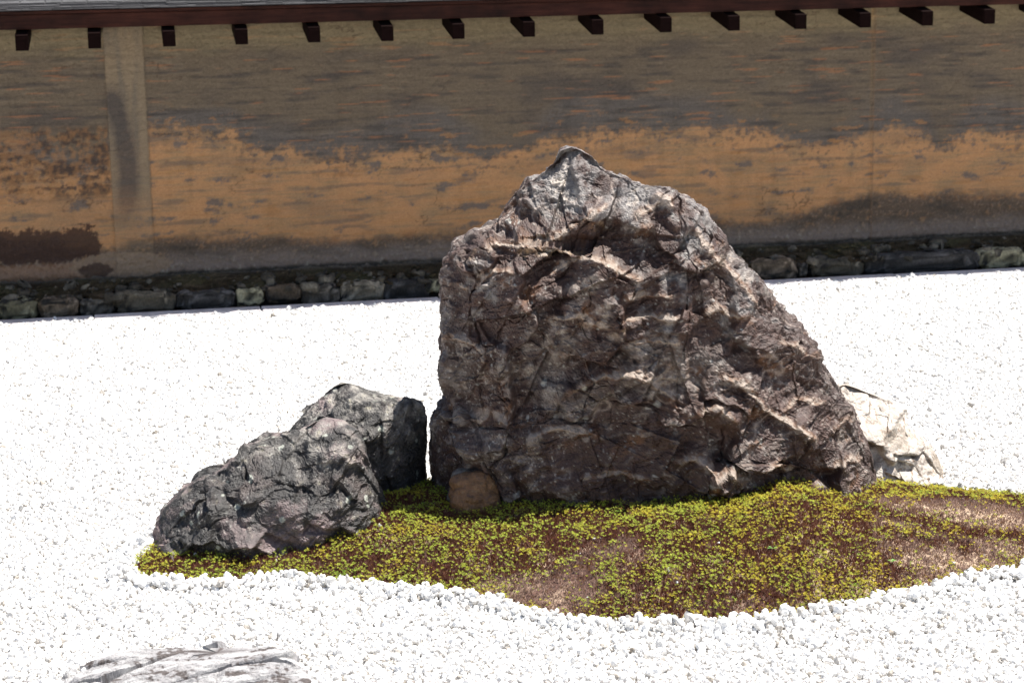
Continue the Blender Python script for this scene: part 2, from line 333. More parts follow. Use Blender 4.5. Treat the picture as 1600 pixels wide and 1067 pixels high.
def moss_tufts(Q, kind):
    n = len(Q); z = mound_z(Q)
    if kind == 'star':
        k = 10; hgt = rng.uniform(.012, .026, n); R = np.clip(rng.gamma(9, .0062 / 9, n), .003, .0115)
        lean = rng.normal(0, .2, (n, 2)) * hgt[:, None]
        c = np.stack([Q[:, 0] + lean[:, 0], Q[:, 1] + lean[:, 1], z + hgt], 1)
        a0 = rng.uniform(0, 6.28, n)[:, None] + np.arange(k) * 2 * math.pi / k + rng.normal(0, .15, (n, k))
        tilt = rng.uniform(-.1, 1.25, (n, k)); d = np.stack([np.cos(a0) * np.cos(tilt), np.sin(a0) * np.cos(tilt), np.sin(tilt)], -1)
        sd_ = np.stack([-np.sin(a0), np.cos(a0), np.zeros_like(a0)], -1)
        Rk = R[:, None, None]; cc = c[:, None, :]
        v0 = cc - .1 * Rk * d; v1 = cc + Rk * (.5 * d + .115 * sd_); v2 = cc + Rk * d; v3 = cc + Rk * (.5 * d - .115 * sd_)
        V = np.stack([v0, v1, v2, v3], 2).reshape(-1, 3); per = k * 4
        Fq = np.arange(n * k * 4).reshape(-1, 4)
        hue = fbm(p3(Q, 9), 2, 71) * .8 + rng.normal(0, .14, n)
        col = mix(np.tile(np.array([.40, .46, .07], f32), (n, 1)), (.50, .41, .045), sstep(-.2, .6, hue + .25 * (Q[:, 0] > .7))); col = mix(col, (.15, .28, .035), sstep(.2, .8, -hue))
        col = mix(col, (.17, .07, .03), (rng.uniform(size=n) < .07) * .8)
        col = col * rng.uniform(.75, 1.25, (n, 1))
        return V, Fq, np.repeat(col, per, 0)
    k = 4; hgt = rng.uniform(.010, .024, n) * (1 - .4 * np.clip(blobs(Q, BARE), 0, 1))
    o = rng.uniform(-.005, .005, (n, k, 2)); ln = rng.normal(0, .35, (n, k, 2)) * hgt[:, None, None]; a0 = rng.uniform(0, 3.14, (n, k))
    b = np.concatenate([Q[:, None, :] + o, np.repeat(z[:, None, None], k, 1) - .003], 2)
    tip = b.copy(); tip[..., :2] += ln; tip[..., 2] += hgt[:, None] * rng.uniform(.7, 1.2, (n, k))
    wv = np.stack([np.cos(a0), np.sin(a0), np.zeros_like(a0)], -1) * .0011
    midp = b * .45 + tip * .55
    V = np.stack([b - wv * .6, midp - wv * 1.5, tip, midp + wv * 1.5], 2).reshape(-1, 3)
    Fq = np.arange(n * k * 4).reshape(-1, 4)
    ba = np.clip(blobs(Q, BARE) + fbm(p3(Q, 14), 2, 77) * .6, 0, 1)
    col = mix(np.tile(np.array([.155, .062, .042], f32), (n, 1)), (.36, .25, .20), sstep(.2, .75, ba + rng.uniform(-.15, .3, n))); col = mix(col, (.24, .13, .03), (rng.uniform(size=n) < .12) * .7)
    col = np.repeat(col, k, 0) * rng.uniform(.6, 1.4, (n * k, 1))
    return V, Fq, np.repeat(col, 4, 0)
Va, Fa_, Ca = moss_tufts(P[isg], 'star'); Vb, Fb_, Cb = moss_tufts(P[isb], 'spike')
me = mesh_np('moss', np.concatenate([Va, Vb]), np.concatenate([Fa_, Fb_ + len(Va)]), np.concatenate([Ca, Cb]))
meta(link('moss', me, M_moss), kind='stuff')
print('moss stars', isg.sum(), 'spikes', isb.sum(), 'quads', len(Fa_) + len(Fb_), time.time() - T0)
# ================================================================== rocks
def curve_groove(X, Z, lines):
    """distance-limited grooves along polylines (world x,z)"""
    h = np.zeros(len(X), f32)
    for pts, wd, dp in lines:
        for (a, b) in zip(pts[:-1], pts[1:]):
            ex, ez = b[0] - a[0], b[1] - a[1]; t = np.clip(((X - a[0]) * ex + (Z - a[1]) * ez) / (ex * ex + ez * ez), 0, 1)
            d = np.hypot(X - a[0] - t * ex, Z - a[1] - t * ez); h = np.minimum(h, -dp * np.exp(-(d / wd) ** 2))
    return h
def facets(X, Z, seeds, warp, sharp):
    """seeds: (x, z, offset, slope_x, slope_z, size)"""
    best = np.zeros(len(X)); wsum = np.zeros(len(X)); hs = []; ds = []
    for (sx, sz, off, gx_, gz_, sc) in seeds:
        dx = X - sx + warp[0]; dz = Z - sz + warp[1]
        ds.append((dx * dx + dz * dz) / (sc * sc)); hs.append(off * .7 + 1.1 * gx_ * (X - sx) - (1.35 * gz_ - .03) * (Z - sz))
    D = np.stack(ds); H = np.stack(hs); D = D - D.min(0); W = np.exp(-D * sharp); return (W * H).sum(0) / W.sum(0)
def ledges(X, Z, lines):
    """shelves along measured lines: receding above the line, dropping back below it; returns height and nearness to the line"""
    h = np.zeros(len(X)); m = np.zeros(len(X))
    for pts, amp, wu, wd in lines:
        pts = np.array(pts); seg = np.hypot(*np.diff(pts, axis=0).T); tot = seg.sum(); acc = 0
        bd = np.full(len(X), 9.); bs = np.zeros(len(X)); bt = np.zeros(len(X))
        for k in range(len(seg)):
            a, b = pts[k], pts[k + 1]; e = b - a; t = np.clip(((X - a[0]) * e[0] + (Z - a[1]) * e[1]) / (e @ e), 0, 1)
            dx = X - a[0] - t * e[0]; dz = Z - a[1] - t * e[1]; d = np.hypot(dx, dz); sg = np.sign(e[0] * dz - e[1] * dx) * (1 if e[0] >= 0 else -1)
            c = d < bd; bd = np.where(c, d, bd); bs = np.where(c, sg, bs); bt = np.where(c, (acc + t * seg[k]) / tot, bt); acc += seg[k]
        w = np.where(bs > 0, wu, wd); tap = np.clip(np.minimum(bt, 1 - bt) * 5 + .15, 0, 1)
        h = h + amp * tap * np.clip(1 - bd / w, 0, 1) * (np.clip(1 - bd / w, 0, 1) ** .3)
        m = np.maximum(m, tap * np.exp(-(bd / (.008 * (1 + 1.2 * (bs > 0)))) ** 2))
    return h, m
def make_rock(name, rows, Yc, nu, nv, label, cat, seed, relief, colour, seeds_px=None, cracks_px=None, ledges_px=None, back=1.0, power=2.4, smin=.10, front_bias=.74, mat=None, sharp=700, world=False, group=None):
    """rows: (py, xleft, xright, half_depth, y_shift) top to bottom"""
    R = []
    for (py, xl, xr, b, ysh) in rows:
        if world: R.append((py, xl, xr, b, ysh))
        else:
            l = upright(xl, py, Yc); r_ = upright(xr, py, Yc); R.append(((l[2] + r_[2]) / 2, l[0], r_[0], b, ysh))
    R = np.array(R)
    seg = np.sqrt(np.diff(R[:, 0]) ** 2 + .25 * np.diff(R[:, 2] - R[:, 1]) ** 2 + np.diff(R[:, 3]) ** 2); t = np.concatenate([[0], np.cumsum(seg)]); tt = np.linspace(0, t[-1], nv)
    z, xl, xr, b, ys = [np.interp(tt, t, R[:, k]) for k in range(5)]
    ker = np.exp(-np.linspace(-2, 2, max(3, nv // 60) | 1) ** 2); ker /= ker.sum()
    def smooth(a):
        p = len(ker) // 2; return np.convolve(np.pad(a, p, mode='edge'), ker, 'valid')
    b, ys = smooth(b), smooth(ys)
    nf = int(nu * front_bias)                                  # more columns on the side the photograph shows
    a = np.concatenate([np.linspace(math.pi * .97, math.pi * 2.03, nf, endpoint=False), np.linspace(math.pi * 2.03, math.pi * 2.97, nu - nf, endpoint=False)])
    ca, sa = np.cos(a), np.sin(a); e = 2 / power
    ux = np.sign(ca) * np.abs(ca) ** e; uy = np.sign(sa) * np.abs(sa) ** e
    cx = (xl + xr) / 2; hw = (xr - xl) / 2
    X = cx[:, None] + hw[:, None] * ux; Yv = Yc + ys[:, None] + b[:, None] * uy; Zv = np.repeat(z[:, None], nu, 1)
    V = np.stack([X, Yv, Zv], -1)
    # normals of the base form
    dU = np.roll(V, -1, 1) - np.roll(V, 1, 1); dV = np.gradient(V, axis=0)
    N = np.cross(dV, dU); N /= np.linalg.norm(N, axis=-1, keepdims=True) + 1e-9
    if (N[nv // 2, :, 0] * ux).sum() < 0: N = -N
    V = V.reshape(-1, 3); N = N.reshape(-1, 3); o = V.copy(); ctr = np.array([0, Yc, 0])
    fr = np.clip(-np.tile(uy, nv) * 1.6, 0, 1)
    if seeds_px:
        sd_ = [(*upright(p[0], p[1], Yc)[[0, 2]], *p[2:]) for p in seeds_px]
        wq = np.stack([V[:, 0], V[:, 1] * .3, V[:, 2]], 1)
        wp = (fbm(wq * 7, 3, seed + 90) * .045, fbm(wq * 7, 3, seed + 91) * .045)
        h = facets(V[:, 0], V[:, 2], sd_, wp, sharp); V[:, 1] -= h * fr
    if cracks_px:
        cl = [([tuple(upright(x, y, Yc)[[0, 2]]) for x, y in pts], wd, dp) for pts, wd, dp in cracks_px]
        wj = fbm(o * 14, 3, seed + 95) * .016
        V[:, 1] -= curve_groove(o[:, 0] + wj, o[:, 2] - wj, [(p_, w_ * .6, d_ * .75) for p_, w_, d_ in cl]) * fr * sstep(-.35, .15, fbm(o * 9, 2, seed + 97))
    disp, info = relief(o, seed)
    if ledges_px:
        ll = [([tuple(upright(x, y, Yc)[[0, 2]]) for x, y in pts], am, wu, wd) for pts, am, wu, wd in ledges_px]
        wx, wz = fbm(o * 11, 3, seed + 85) * .014 + fbm(o * 40, 2, seed + 86) * .006, fbm(o * 11, 3, seed + 87) * .014 + fbm(o * 40, 2, seed + 88) * .006
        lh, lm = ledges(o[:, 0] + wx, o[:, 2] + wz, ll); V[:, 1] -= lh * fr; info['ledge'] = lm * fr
    if 'B' in info:
        Bw = info['B'] - info['B'].mean(); side = np.clip(1.25 * np.abs(np.tile(uy, nv)) - .25, smin, 1) * np.repeat(sstep(0, .35, hw), nu)
        disp = disp - np.percentile(disp, 60); disp = disp * (.55 + .45 * np.clip(2 * np.abs(np.tile(uy, nv)), 0, 1)) + Bw * side
    edge = sstep(0, .16, tt)                                    # keep the very tip in place
    V = V + N * (disp * np.repeat(.30 + .70 * edge, nu))[:, None]
    F_ = grid_faces(nu, nv, True)
    top = V[:nu].mean(0); bot = V[-nu:].mean(0); V = np.concatenate([V, [top, bot]]); n0 = nu * nv
    i = np.arange(nu); i2 = (i + 1) % nu
    capt = np.stack([np.full(nu, n0), i2, i, i], 1); capb = np.stack([np.full(nu, n0 + 1), (nv - 1) * nu + i, (nv - 1) * nu + i2, (nv - 1) * nu + i2], 1)
    col = colour(np.concatenate([o, [o[0], o[-1]]]), info, seed)
    # true triangles, mixed through from quads
    T = np.concatenate([F_[:, [0, 1, 2]], F_[:, [0, 2, 3]], capt[:, :3], capb[:, :3]])
    # orient outward
    c0 = V[T[:, 0]]; nn = np.cross(V[T[:, 1]] - c0, V[T[:, 2]] - c0); mid = V.mean(0)
    if ((nn * (c0 - mid)).sum(1) > 0).mean() < .5: T = T[:, ::-1]
    base = np.array([(xl[-1] + xr[-1]) / 2, Yc, 0.0])
    me = mesh_np(name, V - base, T, col)
    ob = link(name, me, mat or M_rock, loc=tuple(base)); meta(ob, label, cat, group)
    return ob
def relief_main(P, s):
    wv = np.stack([fbm(P * 2.6, 3, s + 1), fbm(P * 2.6, 3, s + 2), fbm(P * 2.6, 3, s + 3)], 1) * .10
    w2 = np.stack([fbm(P * 13, 2, s + 4), fbm(P * 13, 2, s + 5), fbm(P * 13, 2, s + 6)], 1) * .018
    rough = sstep(-.25, .35, fbm(P * 3.1 + 5, 2, s + 7)); rough2 = sstep(-.2, .3, fbm(P * 5.5 + 2, 2, s + 8))
    mk = sstep(-.05, .40, fbm(P * 3.7 + 11, 3, s + 17)); mk2 = sstep(0, .4, fbm(P * 6.5 + 4, 3, s + 18))
    wb = wv * .12 + w2 * .25
    h1, r1 = chips(bed(P + wb, .35, .3, (2.5, 2.2, 2.9)), s, .10, .66, .5); h = 0; B = h1 * -.17
    h2, r2 = chips(bed(P + wb, -.45, .4, (5.2, 5., 6.5)), s + 3, .14, .66, .5); B += h2 * -.095
    h5, r5 = chips(bed(P + wb + w2 * .3, .25, .2, (10, 9, 13.)), s + 23, .16, .66, .5); h += h5 * -(.034 + .030 * mk)
    f1, f2, pl, rn = worley(bed(P + wb + w2, .3, .2, (6, 7, 8)), s + 20); h += ((rn - .5) * .024) * sstep(0, .05, f2 - f1)
    h3, r3 = chips(bed(P + wb + w2, .35, -.3, (19, 20, 27.)), s + 4, .3, .6, .6); h += -h3 * (.016 + .040 * mk)
    h4, r4 = chips(bed(P + w2, .25, .2, (42, 42, 70.)), s + 5, .4, .5, .6); h += h4 * (.010 + .018 * mk2)
    cr = np.abs(fbm(bed(P + w2, .9, .2, (3.2, 3.2, 2.2)), 4, s + 9)); h -= .012 * np.exp(-(cr / .006) ** 2) * sstep(.05, .35, fbm(P * 2.2 + 8, 2, s + 10))
    st = fbm(bed(P + wv * .4, .3, .1, (12, 12, 60.)), 3, s + 9, ridged=True); h += st * .006 * rough
    h += fbm(P * 60, 3, s + 12) * (.0034 + .0042 * mk2) + fbm(P * 170, 2, s + 15) * .0036
    return h, dict(B=B, r2=r2, r3=r3, r4=r4, h3=h3, h4=h4)
def near(P, Yc, L):
    r = np.zeros(len(P), f32)
    for px, py, rx, ry, a in L:
        c = upright(px, py, Yc); r = np.maximum(r, a * np.exp(-(((P[:, 0] - c[0]) / (rx / 405.)) ** 2 + ((P[:, 2] - c[2]) / (ry / 405.)) ** 2)))
    return r
def colour_main(P, I, s):
    n = len(P); pad = lambda a: np.concatenate([a, a[:1], a[-1:]])
    c = np.tile(np.array([.070, .038, .029], f32), (n, 1)); cell = pad(I['r3']) - .5; c = c * (1 + .5 * cell)[:, None]
    a = fbm(P * 4, 4, s + 21); b = fbm(P * 16, 4, s + 22); d = fbm(P * 50, 3, s + 23); e = fbm(P * 9 + 4, 3, s + 24)
    c = mix(c, (.092, .068, .058), sstep(0, .45, a + b * .35))                       # greyer patches
    c = mix(c, (.17, .075, .03), sstep(.2, .6, e + d * .3) * .6)                # rust
    c = mix(c, (.04, .022, .02), sstep(.1, .5, -b + a * .2) * .7)
    top = near(P, 7.55, [(885, 280, 65, 50, 1.1), (980, 305, 85, 32, .9), (1080, 350, 45, 50, .8), (1150, 440, 45, 70, .6), (1020, 430, 60, 60, .5), (760, 420, 40, 50, .55), (1010, 500, 50, 40, .5)])
    c = mix(c, (.20, .185, .175), sstep(.25, .95, top + b * 1.2 + d * .4) * .85)
    c = mix(c, (.48, .42, .36), sstep(.62, 1.05, top * .6 + d * .6 + b * .6))
    och = near(P, 7.55, [(860, 365, 75, 13, .85), (930, 340, 35, 12, .6), (1110, 400, 50, 40, .5), (740, 385, 25, 15, .5), (960, 490, 30, 25, .5)])
    c = mix(c, (.27, .17, .09), sstep(.35, 1., och + d * .6 + b * .4) * .8); c = mix(c, (.40, .35, .29), sstep(.6, 1.1, och * .8 + b * .7))
    f1, f2, pl, rn = worley((P + .01 * np.stack([d, b, d], 1)) * 26, s + 30)     # lichen discs
    li = (rn > .90) * sstep(.05, -.05, f1 + d * .5 + b * .25 - .12 - .5 * (rn - .9) * 4) * sstep(.0, .3, a + e * .5)
    c = mix(c, (.36, .35, .31), li * .85)
    f1, f2, pl, rn = worley((P + .004 * np.stack([d, b, d], 1)) * 60, s + 31)
    c = mix(c, (.36, .35, .32), (rn > .90) * sstep(.05, -.05, f1 + d * .4 - .25) * sstep(.1, .35, e + .15) * .8)
    c = mix(c, (.14, .12, .115), sstep(.62, .95, pad(I['r2']) + b * .3 + top * .1) * .5)
    c = mix(c, (.30, .27, .24), sstep(.15, .45, fbm(bed(P, .2, .1, (14, 14, 60.)), 4, s + 50) + a * .2 - .08) * sstep(-.1, .35, a + b * .3) * .45)
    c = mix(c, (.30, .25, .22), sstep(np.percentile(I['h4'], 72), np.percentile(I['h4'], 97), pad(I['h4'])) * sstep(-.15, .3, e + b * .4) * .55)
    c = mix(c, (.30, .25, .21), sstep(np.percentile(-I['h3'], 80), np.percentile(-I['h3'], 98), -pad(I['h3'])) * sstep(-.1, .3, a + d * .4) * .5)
    low = near(P, 7.55, [(860, 770, 90, 26, 1.), (1000, 770, 60, 20, .6), (1240, 750, 60, 40, .8), (1080, 710, 40, 50, .5)])
    c = mix(c, (.24, .235, .23), sstep(.4, .95, low + b * .6) * .8)
    c = mix(c, (.36, .33, .29), sstep(.30, .48, fbm(P * 95, 3, s + 61) + .25 * b + .1 * a) * .75)
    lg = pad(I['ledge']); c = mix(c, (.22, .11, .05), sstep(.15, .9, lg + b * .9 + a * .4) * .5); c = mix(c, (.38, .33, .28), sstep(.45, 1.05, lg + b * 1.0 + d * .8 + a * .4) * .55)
    vein = np.exp(-(np.abs(fbm(P * 3.3, 3, s + 40)) / .012) ** 2) * sstep(0, .3, fbm(P * 2, 2, s + 41)); c = mix(c, (.45, .36, .30), vein * .5)
    return np.clip(c, .012, .8)
Y_MAIN = 7.55
MAIN = [(234, 886, 897, .02, .02), (238, 876, 906, .035, .02), (248, 868, 925, .06, .02), (262, 855, 940, .085, .02), (280, 835, 972, .11, .02), (292, 818, 1000, .13, .02), (299, 806, 1052, .145, .02), (305, 800, 1063, .16, .02), (318, 789, 1076, .18, .01),
        (335, 781, 1090, .20, 0), (353, 768, 1112, .225, 0), (357, 742, 1117, .235, 0), (370, 727, 1130, .26, 0), (376, 708, 1136, .27, 0), (400, 702, 1150, .295, 0), (430, 693, 1180, .32, 0), (480, 686, 1214, .35, 0), (530, 690, 1250, .38, 0),
        (580, 694, 1290, .40, 0), (610, 697, 1312, .415, 0), (620, 680, 1318, .42, 0), (650, 676, 1334, .43, 0), (690, 669, 1354, .44, 0), (720, 671, 1362, .445, 0), (760, 680, 1364, .45, 0), (800, 690, 1362, .45, 0), (880, 700, 1350, .44, 0)]
# (px, py, forward offset, slope in x, recede upwards, size)
SEEDS = [(868, 300, -.02, .25, .45, 1.), (930, 290, .0, -.5, .5, .8), (985, 315, .03, -.2, .55, .8), (1050, 330, .03, .1, .4, .8), (790, 345, -.06, .3, .5, .8),
         (820, 368, .06, .1, .55, .7), (900, 350, .05, -.1, .5, .6), (745, 385, .05, .4, .3, .6), (720, 440, -.02, .6, .1, .8), (770, 425, .06, .3, .18, .9), (780, 470, .05, .25, -.05, .8),
         (860, 420, .0, -.2, .1, .9), (920, 405, .06, .0, .35, .7), (900, 460, .07, .1, .0, 1.), (960, 360, -.01, .1, .05, .8), (985, 395, .01, -.05, .25, .9), (1030, 460, .03, .0, .22, 1.), (1020, 520, .02, .0, .1, .8),
         (1085, 370, .03, -.25, .35, .8), (1100, 440, -.02, .15, .1, 1.), (1150, 430, .01, -.5, .4, .8), (1190, 500, -.02, -.45, .2, 1.), (1090, 510, -.01, .2, .1, .8), (1150, 560, .03, -.2, .28, 1.), (1230, 570, -.04, -.3, .1, 1.),
         (720, 520, .03, .5, .2, .9), (760, 560, .07, .2, -.05, 1.), (830, 560, .0, .05, .0, 1.), (900, 575, .04, -.05, .30, .7), (980, 560, .06, .0, .50, .7), (1040, 590, .05, .1, .35, .6), (950, 640, .0, .05, -.06, 1.3), (850, 660, .01, -.05, .0, 1.3),
         (740, 650, .02, .45, .05, 1.), (700, 680, -.05, .5, .0, .9), (760, 720, .04, .2, .12, .9), (1000, 690, .0, .1, .0, 1.), (900, 740, .02, .0, .12, 1.1), (1070, 640, .01, -.1, .02, .7), (1110, 620, .02, .2, .05, .7), (1180, 640, .07, -.25, .25, 1.), (1230, 650, .06, -.1, .15, .8),
         (1280, 640, -.05, -.3, .1, 1.), (1250, 700, -.06, .0, -.15, 1.), (1080, 690, .07, .1, .42, .5), (1075, 740, .04, .1, -.02, .9), (1125, 700, .08, -.2, .25, .5), (1130, 750, .04, -.1, .05, .8), (1190, 710, .0, -.1, .0, .8), (1260, 745, .04, -.1, .3, .9), (1320, 720, -.02, -.5, .15, 1.), (1340, 760, -.02, -.4, .1, .9), (960, 780, .03, .0, .1, 1.), (820, 780, .03, .0, .1, 1.)]
CRACKS = [([(1050, 318), (1058, 380), (1060, 450), (1058, 500), (1050, 545), (1045, 600)], .005, .014), ([(1045, 600), (1038, 640), (1036, 680)], .005, .02), ([(1178, 690), (1172, 740), (1168, 780)], .007, .03), ([(1085, 680), (1086, 740), (1078, 790)], .007, .035),
          ([(1100, 740), (1130, 712), (1160, 690)], .005, .015), ([(800, 357), (870, 372), (905, 340), (935, 320)], .006, .02), ([(835, 440), (870, 410), (900, 383)], .008, .02), ([(740, 620), (760, 680), (800, 740), (830, 790)], .007, .018), ([(1105, 610), (1112, 650), (1108, 700)], .006, .02),
          ([(880, 560), (930, 590), (1000, 590), (1050, 605)], .006, .02), ([(1240, 650), (1235, 690), (1200, 700), (1160, 690)], .010, .03), ([(745, 400), (738, 470), (742, 510)], .008, .03), ([(690, 620), (720, 660), (735, 740)], .008, .025)]
LEDGES = [([(742, 374), (790, 363), (840, 352), (880, 340), (915, 325), (940, 310), (962, 298)], .060, .075, .055), ([(742, 440), (748, 415), (765, 403), (790, 398), (808, 404)], .055, .05, .09), ([(846, 416), (870, 393), (900, 383), (932, 388), (968, 402), (1003, 420)], .055, .06, .10),
          ([(860, 590), (900, 565), (935, 549), (985, 545), (1012, 560), (1040, 580), (1062, 592)], .055, .07, .06), ([(690, 522), (718, 506), (745, 520), (765, 545)], .035, .04, .06), ([(1036, 676), (1062, 663), (1086, 674), (1096, 692), (1115, 682), (1136, 702)], .060, .05, .09), ([(1100, 545), (1135, 562), (1172, 590), (1212, 620), (1250, 645), (1258, 668)], .050, .10, .05),
          ([(1056, 342), (1085, 358), (1112, 388), (1150, 432), (1188, 478)], .045, .05, .05), ([(960, 442), (1000, 433), (1048, 446)], .022, .03, .03), ([(955, 474), (1005, 464), (1056, 472)], .024, .03, .03), ([(968, 504), (1018, 498), (1052, 506)], .022, .03, .03), ([(700, 446), (716, 427), (734, 440)], .035, .04, .05),
          ([(1196, 520), (1236, 531), (1268, 562)], .030, .035, .04), ([(1205, 604), (1240, 594), (1285, 612)], .028, .035, .04), ([(1285, 650), (1318, 640), (1338, 656)], .03, .03, .04), ([(1272, 704), (1305, 690), (1345, 702)], .03, .035, .04), ([(840, 776), (880, 758), (960, 766)], .025, .04, .04), ([(985, 330), (1020, 312), (1050, 322)], .035, .04, .04),
          ([(820, 640), (870, 628), (930, 636)], .014, .03, .03), ([(730, 625), (760, 610), (800, 622)], .022, .03, .04), ([(850, 470), (900, 462), (945, 480)], .020, .03, .04), ([(1078, 470), (1110, 458), (1150, 480)], .026, .035, .04), ([(1070, 600), (1105, 598), (1130, 620)], .030, .03, .05), ([(1160, 690), (1195, 680), (1225, 700)], .025, .03, .04), ([(890, 700), (960, 690), (1010, 702)], .014, .03, .03)]
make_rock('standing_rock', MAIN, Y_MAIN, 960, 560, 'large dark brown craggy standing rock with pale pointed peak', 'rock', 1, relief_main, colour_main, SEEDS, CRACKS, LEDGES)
print('main rock', time.time() - T0)
def relief_small(P, s):
    wv = np.stack([fbm(P * 4, 3, s + 1), fbm(P * 4, 3, s + 2), fbm(P * 4, 3, s + 3)], 1) * .08
    w2 = np.stack([fbm(P * 16, 2, s + 4), fbm(P * 16, 2, s + 5), fbm(P * 16, 2, s + 6)], 1) * .016
    rough = sstep(-.25, .35, fbm(P * 4.1 + 5, 2, s + 7))
    mk = sstep(-.05, .40, fbm(P * 5 + 11, 3, s + 17)); wb = wv * .15 + w2 * .25
    h1, r1 = chips(bed(P + wb, .7, .3, (4.2, 4, 4.)), s, .16, .62, .5); h = 0; B = h1 * -.13
    h2, r2 = chips(bed(P + wb, .85, .4, (9, 9, 9.)), s + 3, .22, .6, .5); B += h2 * -.075
    h5, r5 = chips(bed(P + wb + w2 * .5, .7, .2, (16, 16, 20.)), s + 23, .25, .6, .5); h += h5 * -(.012 + .020 * mk)
    f1, f2, pl, rn = worley(bed(P + wb + w2, .6, .2, (9, 10, 11)), s + 20); h += ((rn - .5) * .018) * sstep(0, .06, f2 - f1)
    h3, r3 = chips(bed(P + wb + w2, .6, -.3, (28, 30, 38.)), s + 4, .3, .6, .6); h += -h3 * (.012 + .026 * mk)
    h4, r4 = chips(bed(P + w2, .7, .2, (56, 56, 90.)), s + 5, .4, .5, .6); h += h4 * (.004 + .010 * mk)
    st = fbm(bed(P + wv * .5, .7, .1, (12, 14, 60.)), 3, s + 9, ridged=True); h += st * .006 * rough
    h += fbm(P * 65, 3, s + 12) * .0042 + fbm(P * 180, 2, s + 15) * .0034
    return h, dict(B=B)
def colour_small(P, I, s):
    c = np.tile(np.array([.033, .030, .028], f32), (len(P), 1)); a = fbm(P * 5, 4, s + 21); b = fbm(P * 18, 4, s + 22); d = fbm(P * 55, 3, s + 23)
    c = mix(c, (.17, .125, .12), sstep(-.05, .4, a + b * .4)); c = mix(c, (.07, .052, .047), sstep(.1, .5, -a + b * .3) * .7)
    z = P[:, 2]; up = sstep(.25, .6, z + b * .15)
    c = mix(c, (.27, .25, .22), up * sstep(-.1, .5, b + d * .5 + .15)); c = mix(c, (.42, .38, .26), sstep(.35, .75, b + d * .6) * (.3 + .6 * up))  # colour grows paler towards the top of the rock
    f1, f2, pl, rn = worley((P + .006 * np.stack([d, b, d], 1)) * 30, s + 30); c = mix(c, (.34, .35, .30), (rn > .88) * sstep(.42, .3, f1) * .8)
    c = mix(c, (.32, .31, .28), sstep(.32, .5, fbm(P * 95, 3, s + 61) + .25 * b) * .6)
    return np.clip(c, .012, .8)
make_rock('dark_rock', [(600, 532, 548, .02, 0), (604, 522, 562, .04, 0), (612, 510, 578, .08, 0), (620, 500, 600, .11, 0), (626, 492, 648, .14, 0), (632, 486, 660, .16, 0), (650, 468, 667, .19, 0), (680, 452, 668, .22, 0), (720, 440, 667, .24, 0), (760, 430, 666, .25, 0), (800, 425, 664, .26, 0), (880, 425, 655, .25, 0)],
          7.62, 480, 300, 'dark upright rock with lichen spots and a pale top beside the large standing rock', 'rock', 201, relief_small, colour_small,
          [(520, 640, .02, .3, .6, 1.), (580, 625, .02, -.1, .5, .9), (640, 660, .01, -.4, .05, 1.), (590, 690, .05, .1, .1, 1.), (640, 740, .0, -.3, -.05, 1.), (600, 760, .02, 0, 0, 1.), (470, 700, 0, .3, .3, 1.)], [([(598, 640), (605, 700), (615, 760)], .01, .03)])
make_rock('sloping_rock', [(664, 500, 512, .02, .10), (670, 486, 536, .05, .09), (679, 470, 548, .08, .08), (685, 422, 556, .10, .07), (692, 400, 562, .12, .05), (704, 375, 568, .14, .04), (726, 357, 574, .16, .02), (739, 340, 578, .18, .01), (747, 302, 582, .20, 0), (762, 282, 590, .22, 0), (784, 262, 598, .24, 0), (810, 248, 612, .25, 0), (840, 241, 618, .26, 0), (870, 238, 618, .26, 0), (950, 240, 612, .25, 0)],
          7.2, 560, 320, 'low dark grey rock sloping down to the left onto the moss', 'rock', 301, relief_small, colour_small, smin=.3, seeds_px=[(450, 700, -.02, .0, .7, 1.), (400, 715, .0, .2, .55, 1.), (330, 765, .02, .3, .55, 1.), (290, 800, .02, .5, .15, .9), (380, 780, .05, .1, .3, 1.), (450, 760, .05, .0, .1, 1.), (500, 710, .05, .1, .35, .8), (530, 760, .06, -.1, .15, .9), (580, 780, .02, -.4, .2, 1.), (440, 830, .03, 0, .25, .8), (340, 840, .05, .2, .1, .9), (260, 850, 0, .7, .0, .8), (400, 830, .08, .1, .45, .5), (520, 820, .03, -.1, .1, 1.)],
          cracks_px=[([(400, 700), (440, 690), (480, 700)], .008, .01), ([(390, 780), (380, 830)], .01, .015)],
          ledges_px=[([(395, 735), (440, 715), (490, 722)], .03, .05, .05), ([(300, 785), (340, 765), (385, 772)], .03, .05, .05), ([(500, 700), (520, 690), (545, 705)], .03, .04, .05), ([(385, 815), (405, 805), (440, 822), (458, 845)], .045, .05, .04), ([(262, 822), (290, 805), (320, 815)], .025, .04, .04), ([(530, 770), (560, 752), (590, 775)], .03, .04, .05), ([(450, 775), (490, 765), (520, 780)], .02, .04, .04)])
def relief_pale(P, s):
    w2 = np.stack([fbm(P * 12, 2, s + 4), fbm(P * 12, 2, s + 5), fbm(P * 12, 2, s + 6)], 1) * .012
    h1, r = chips(bed(P + w2, .5, .3, (5, 5, 7.)), s, .16, .62, .5); h2, r = chips(bed(P + w2, -.4, .3, (13, 13, 18.)), s + 2, .2, .6, .5); h3, r = chips(bed(P + w2, .3, .1, (34, 34, 46.)), s + 3, .3, .6, .5)
    return -h2 * .040 - h3 * .014 + fbm(P * 60, 3, s + 5) * .004, dict(B=-h1 * .09)
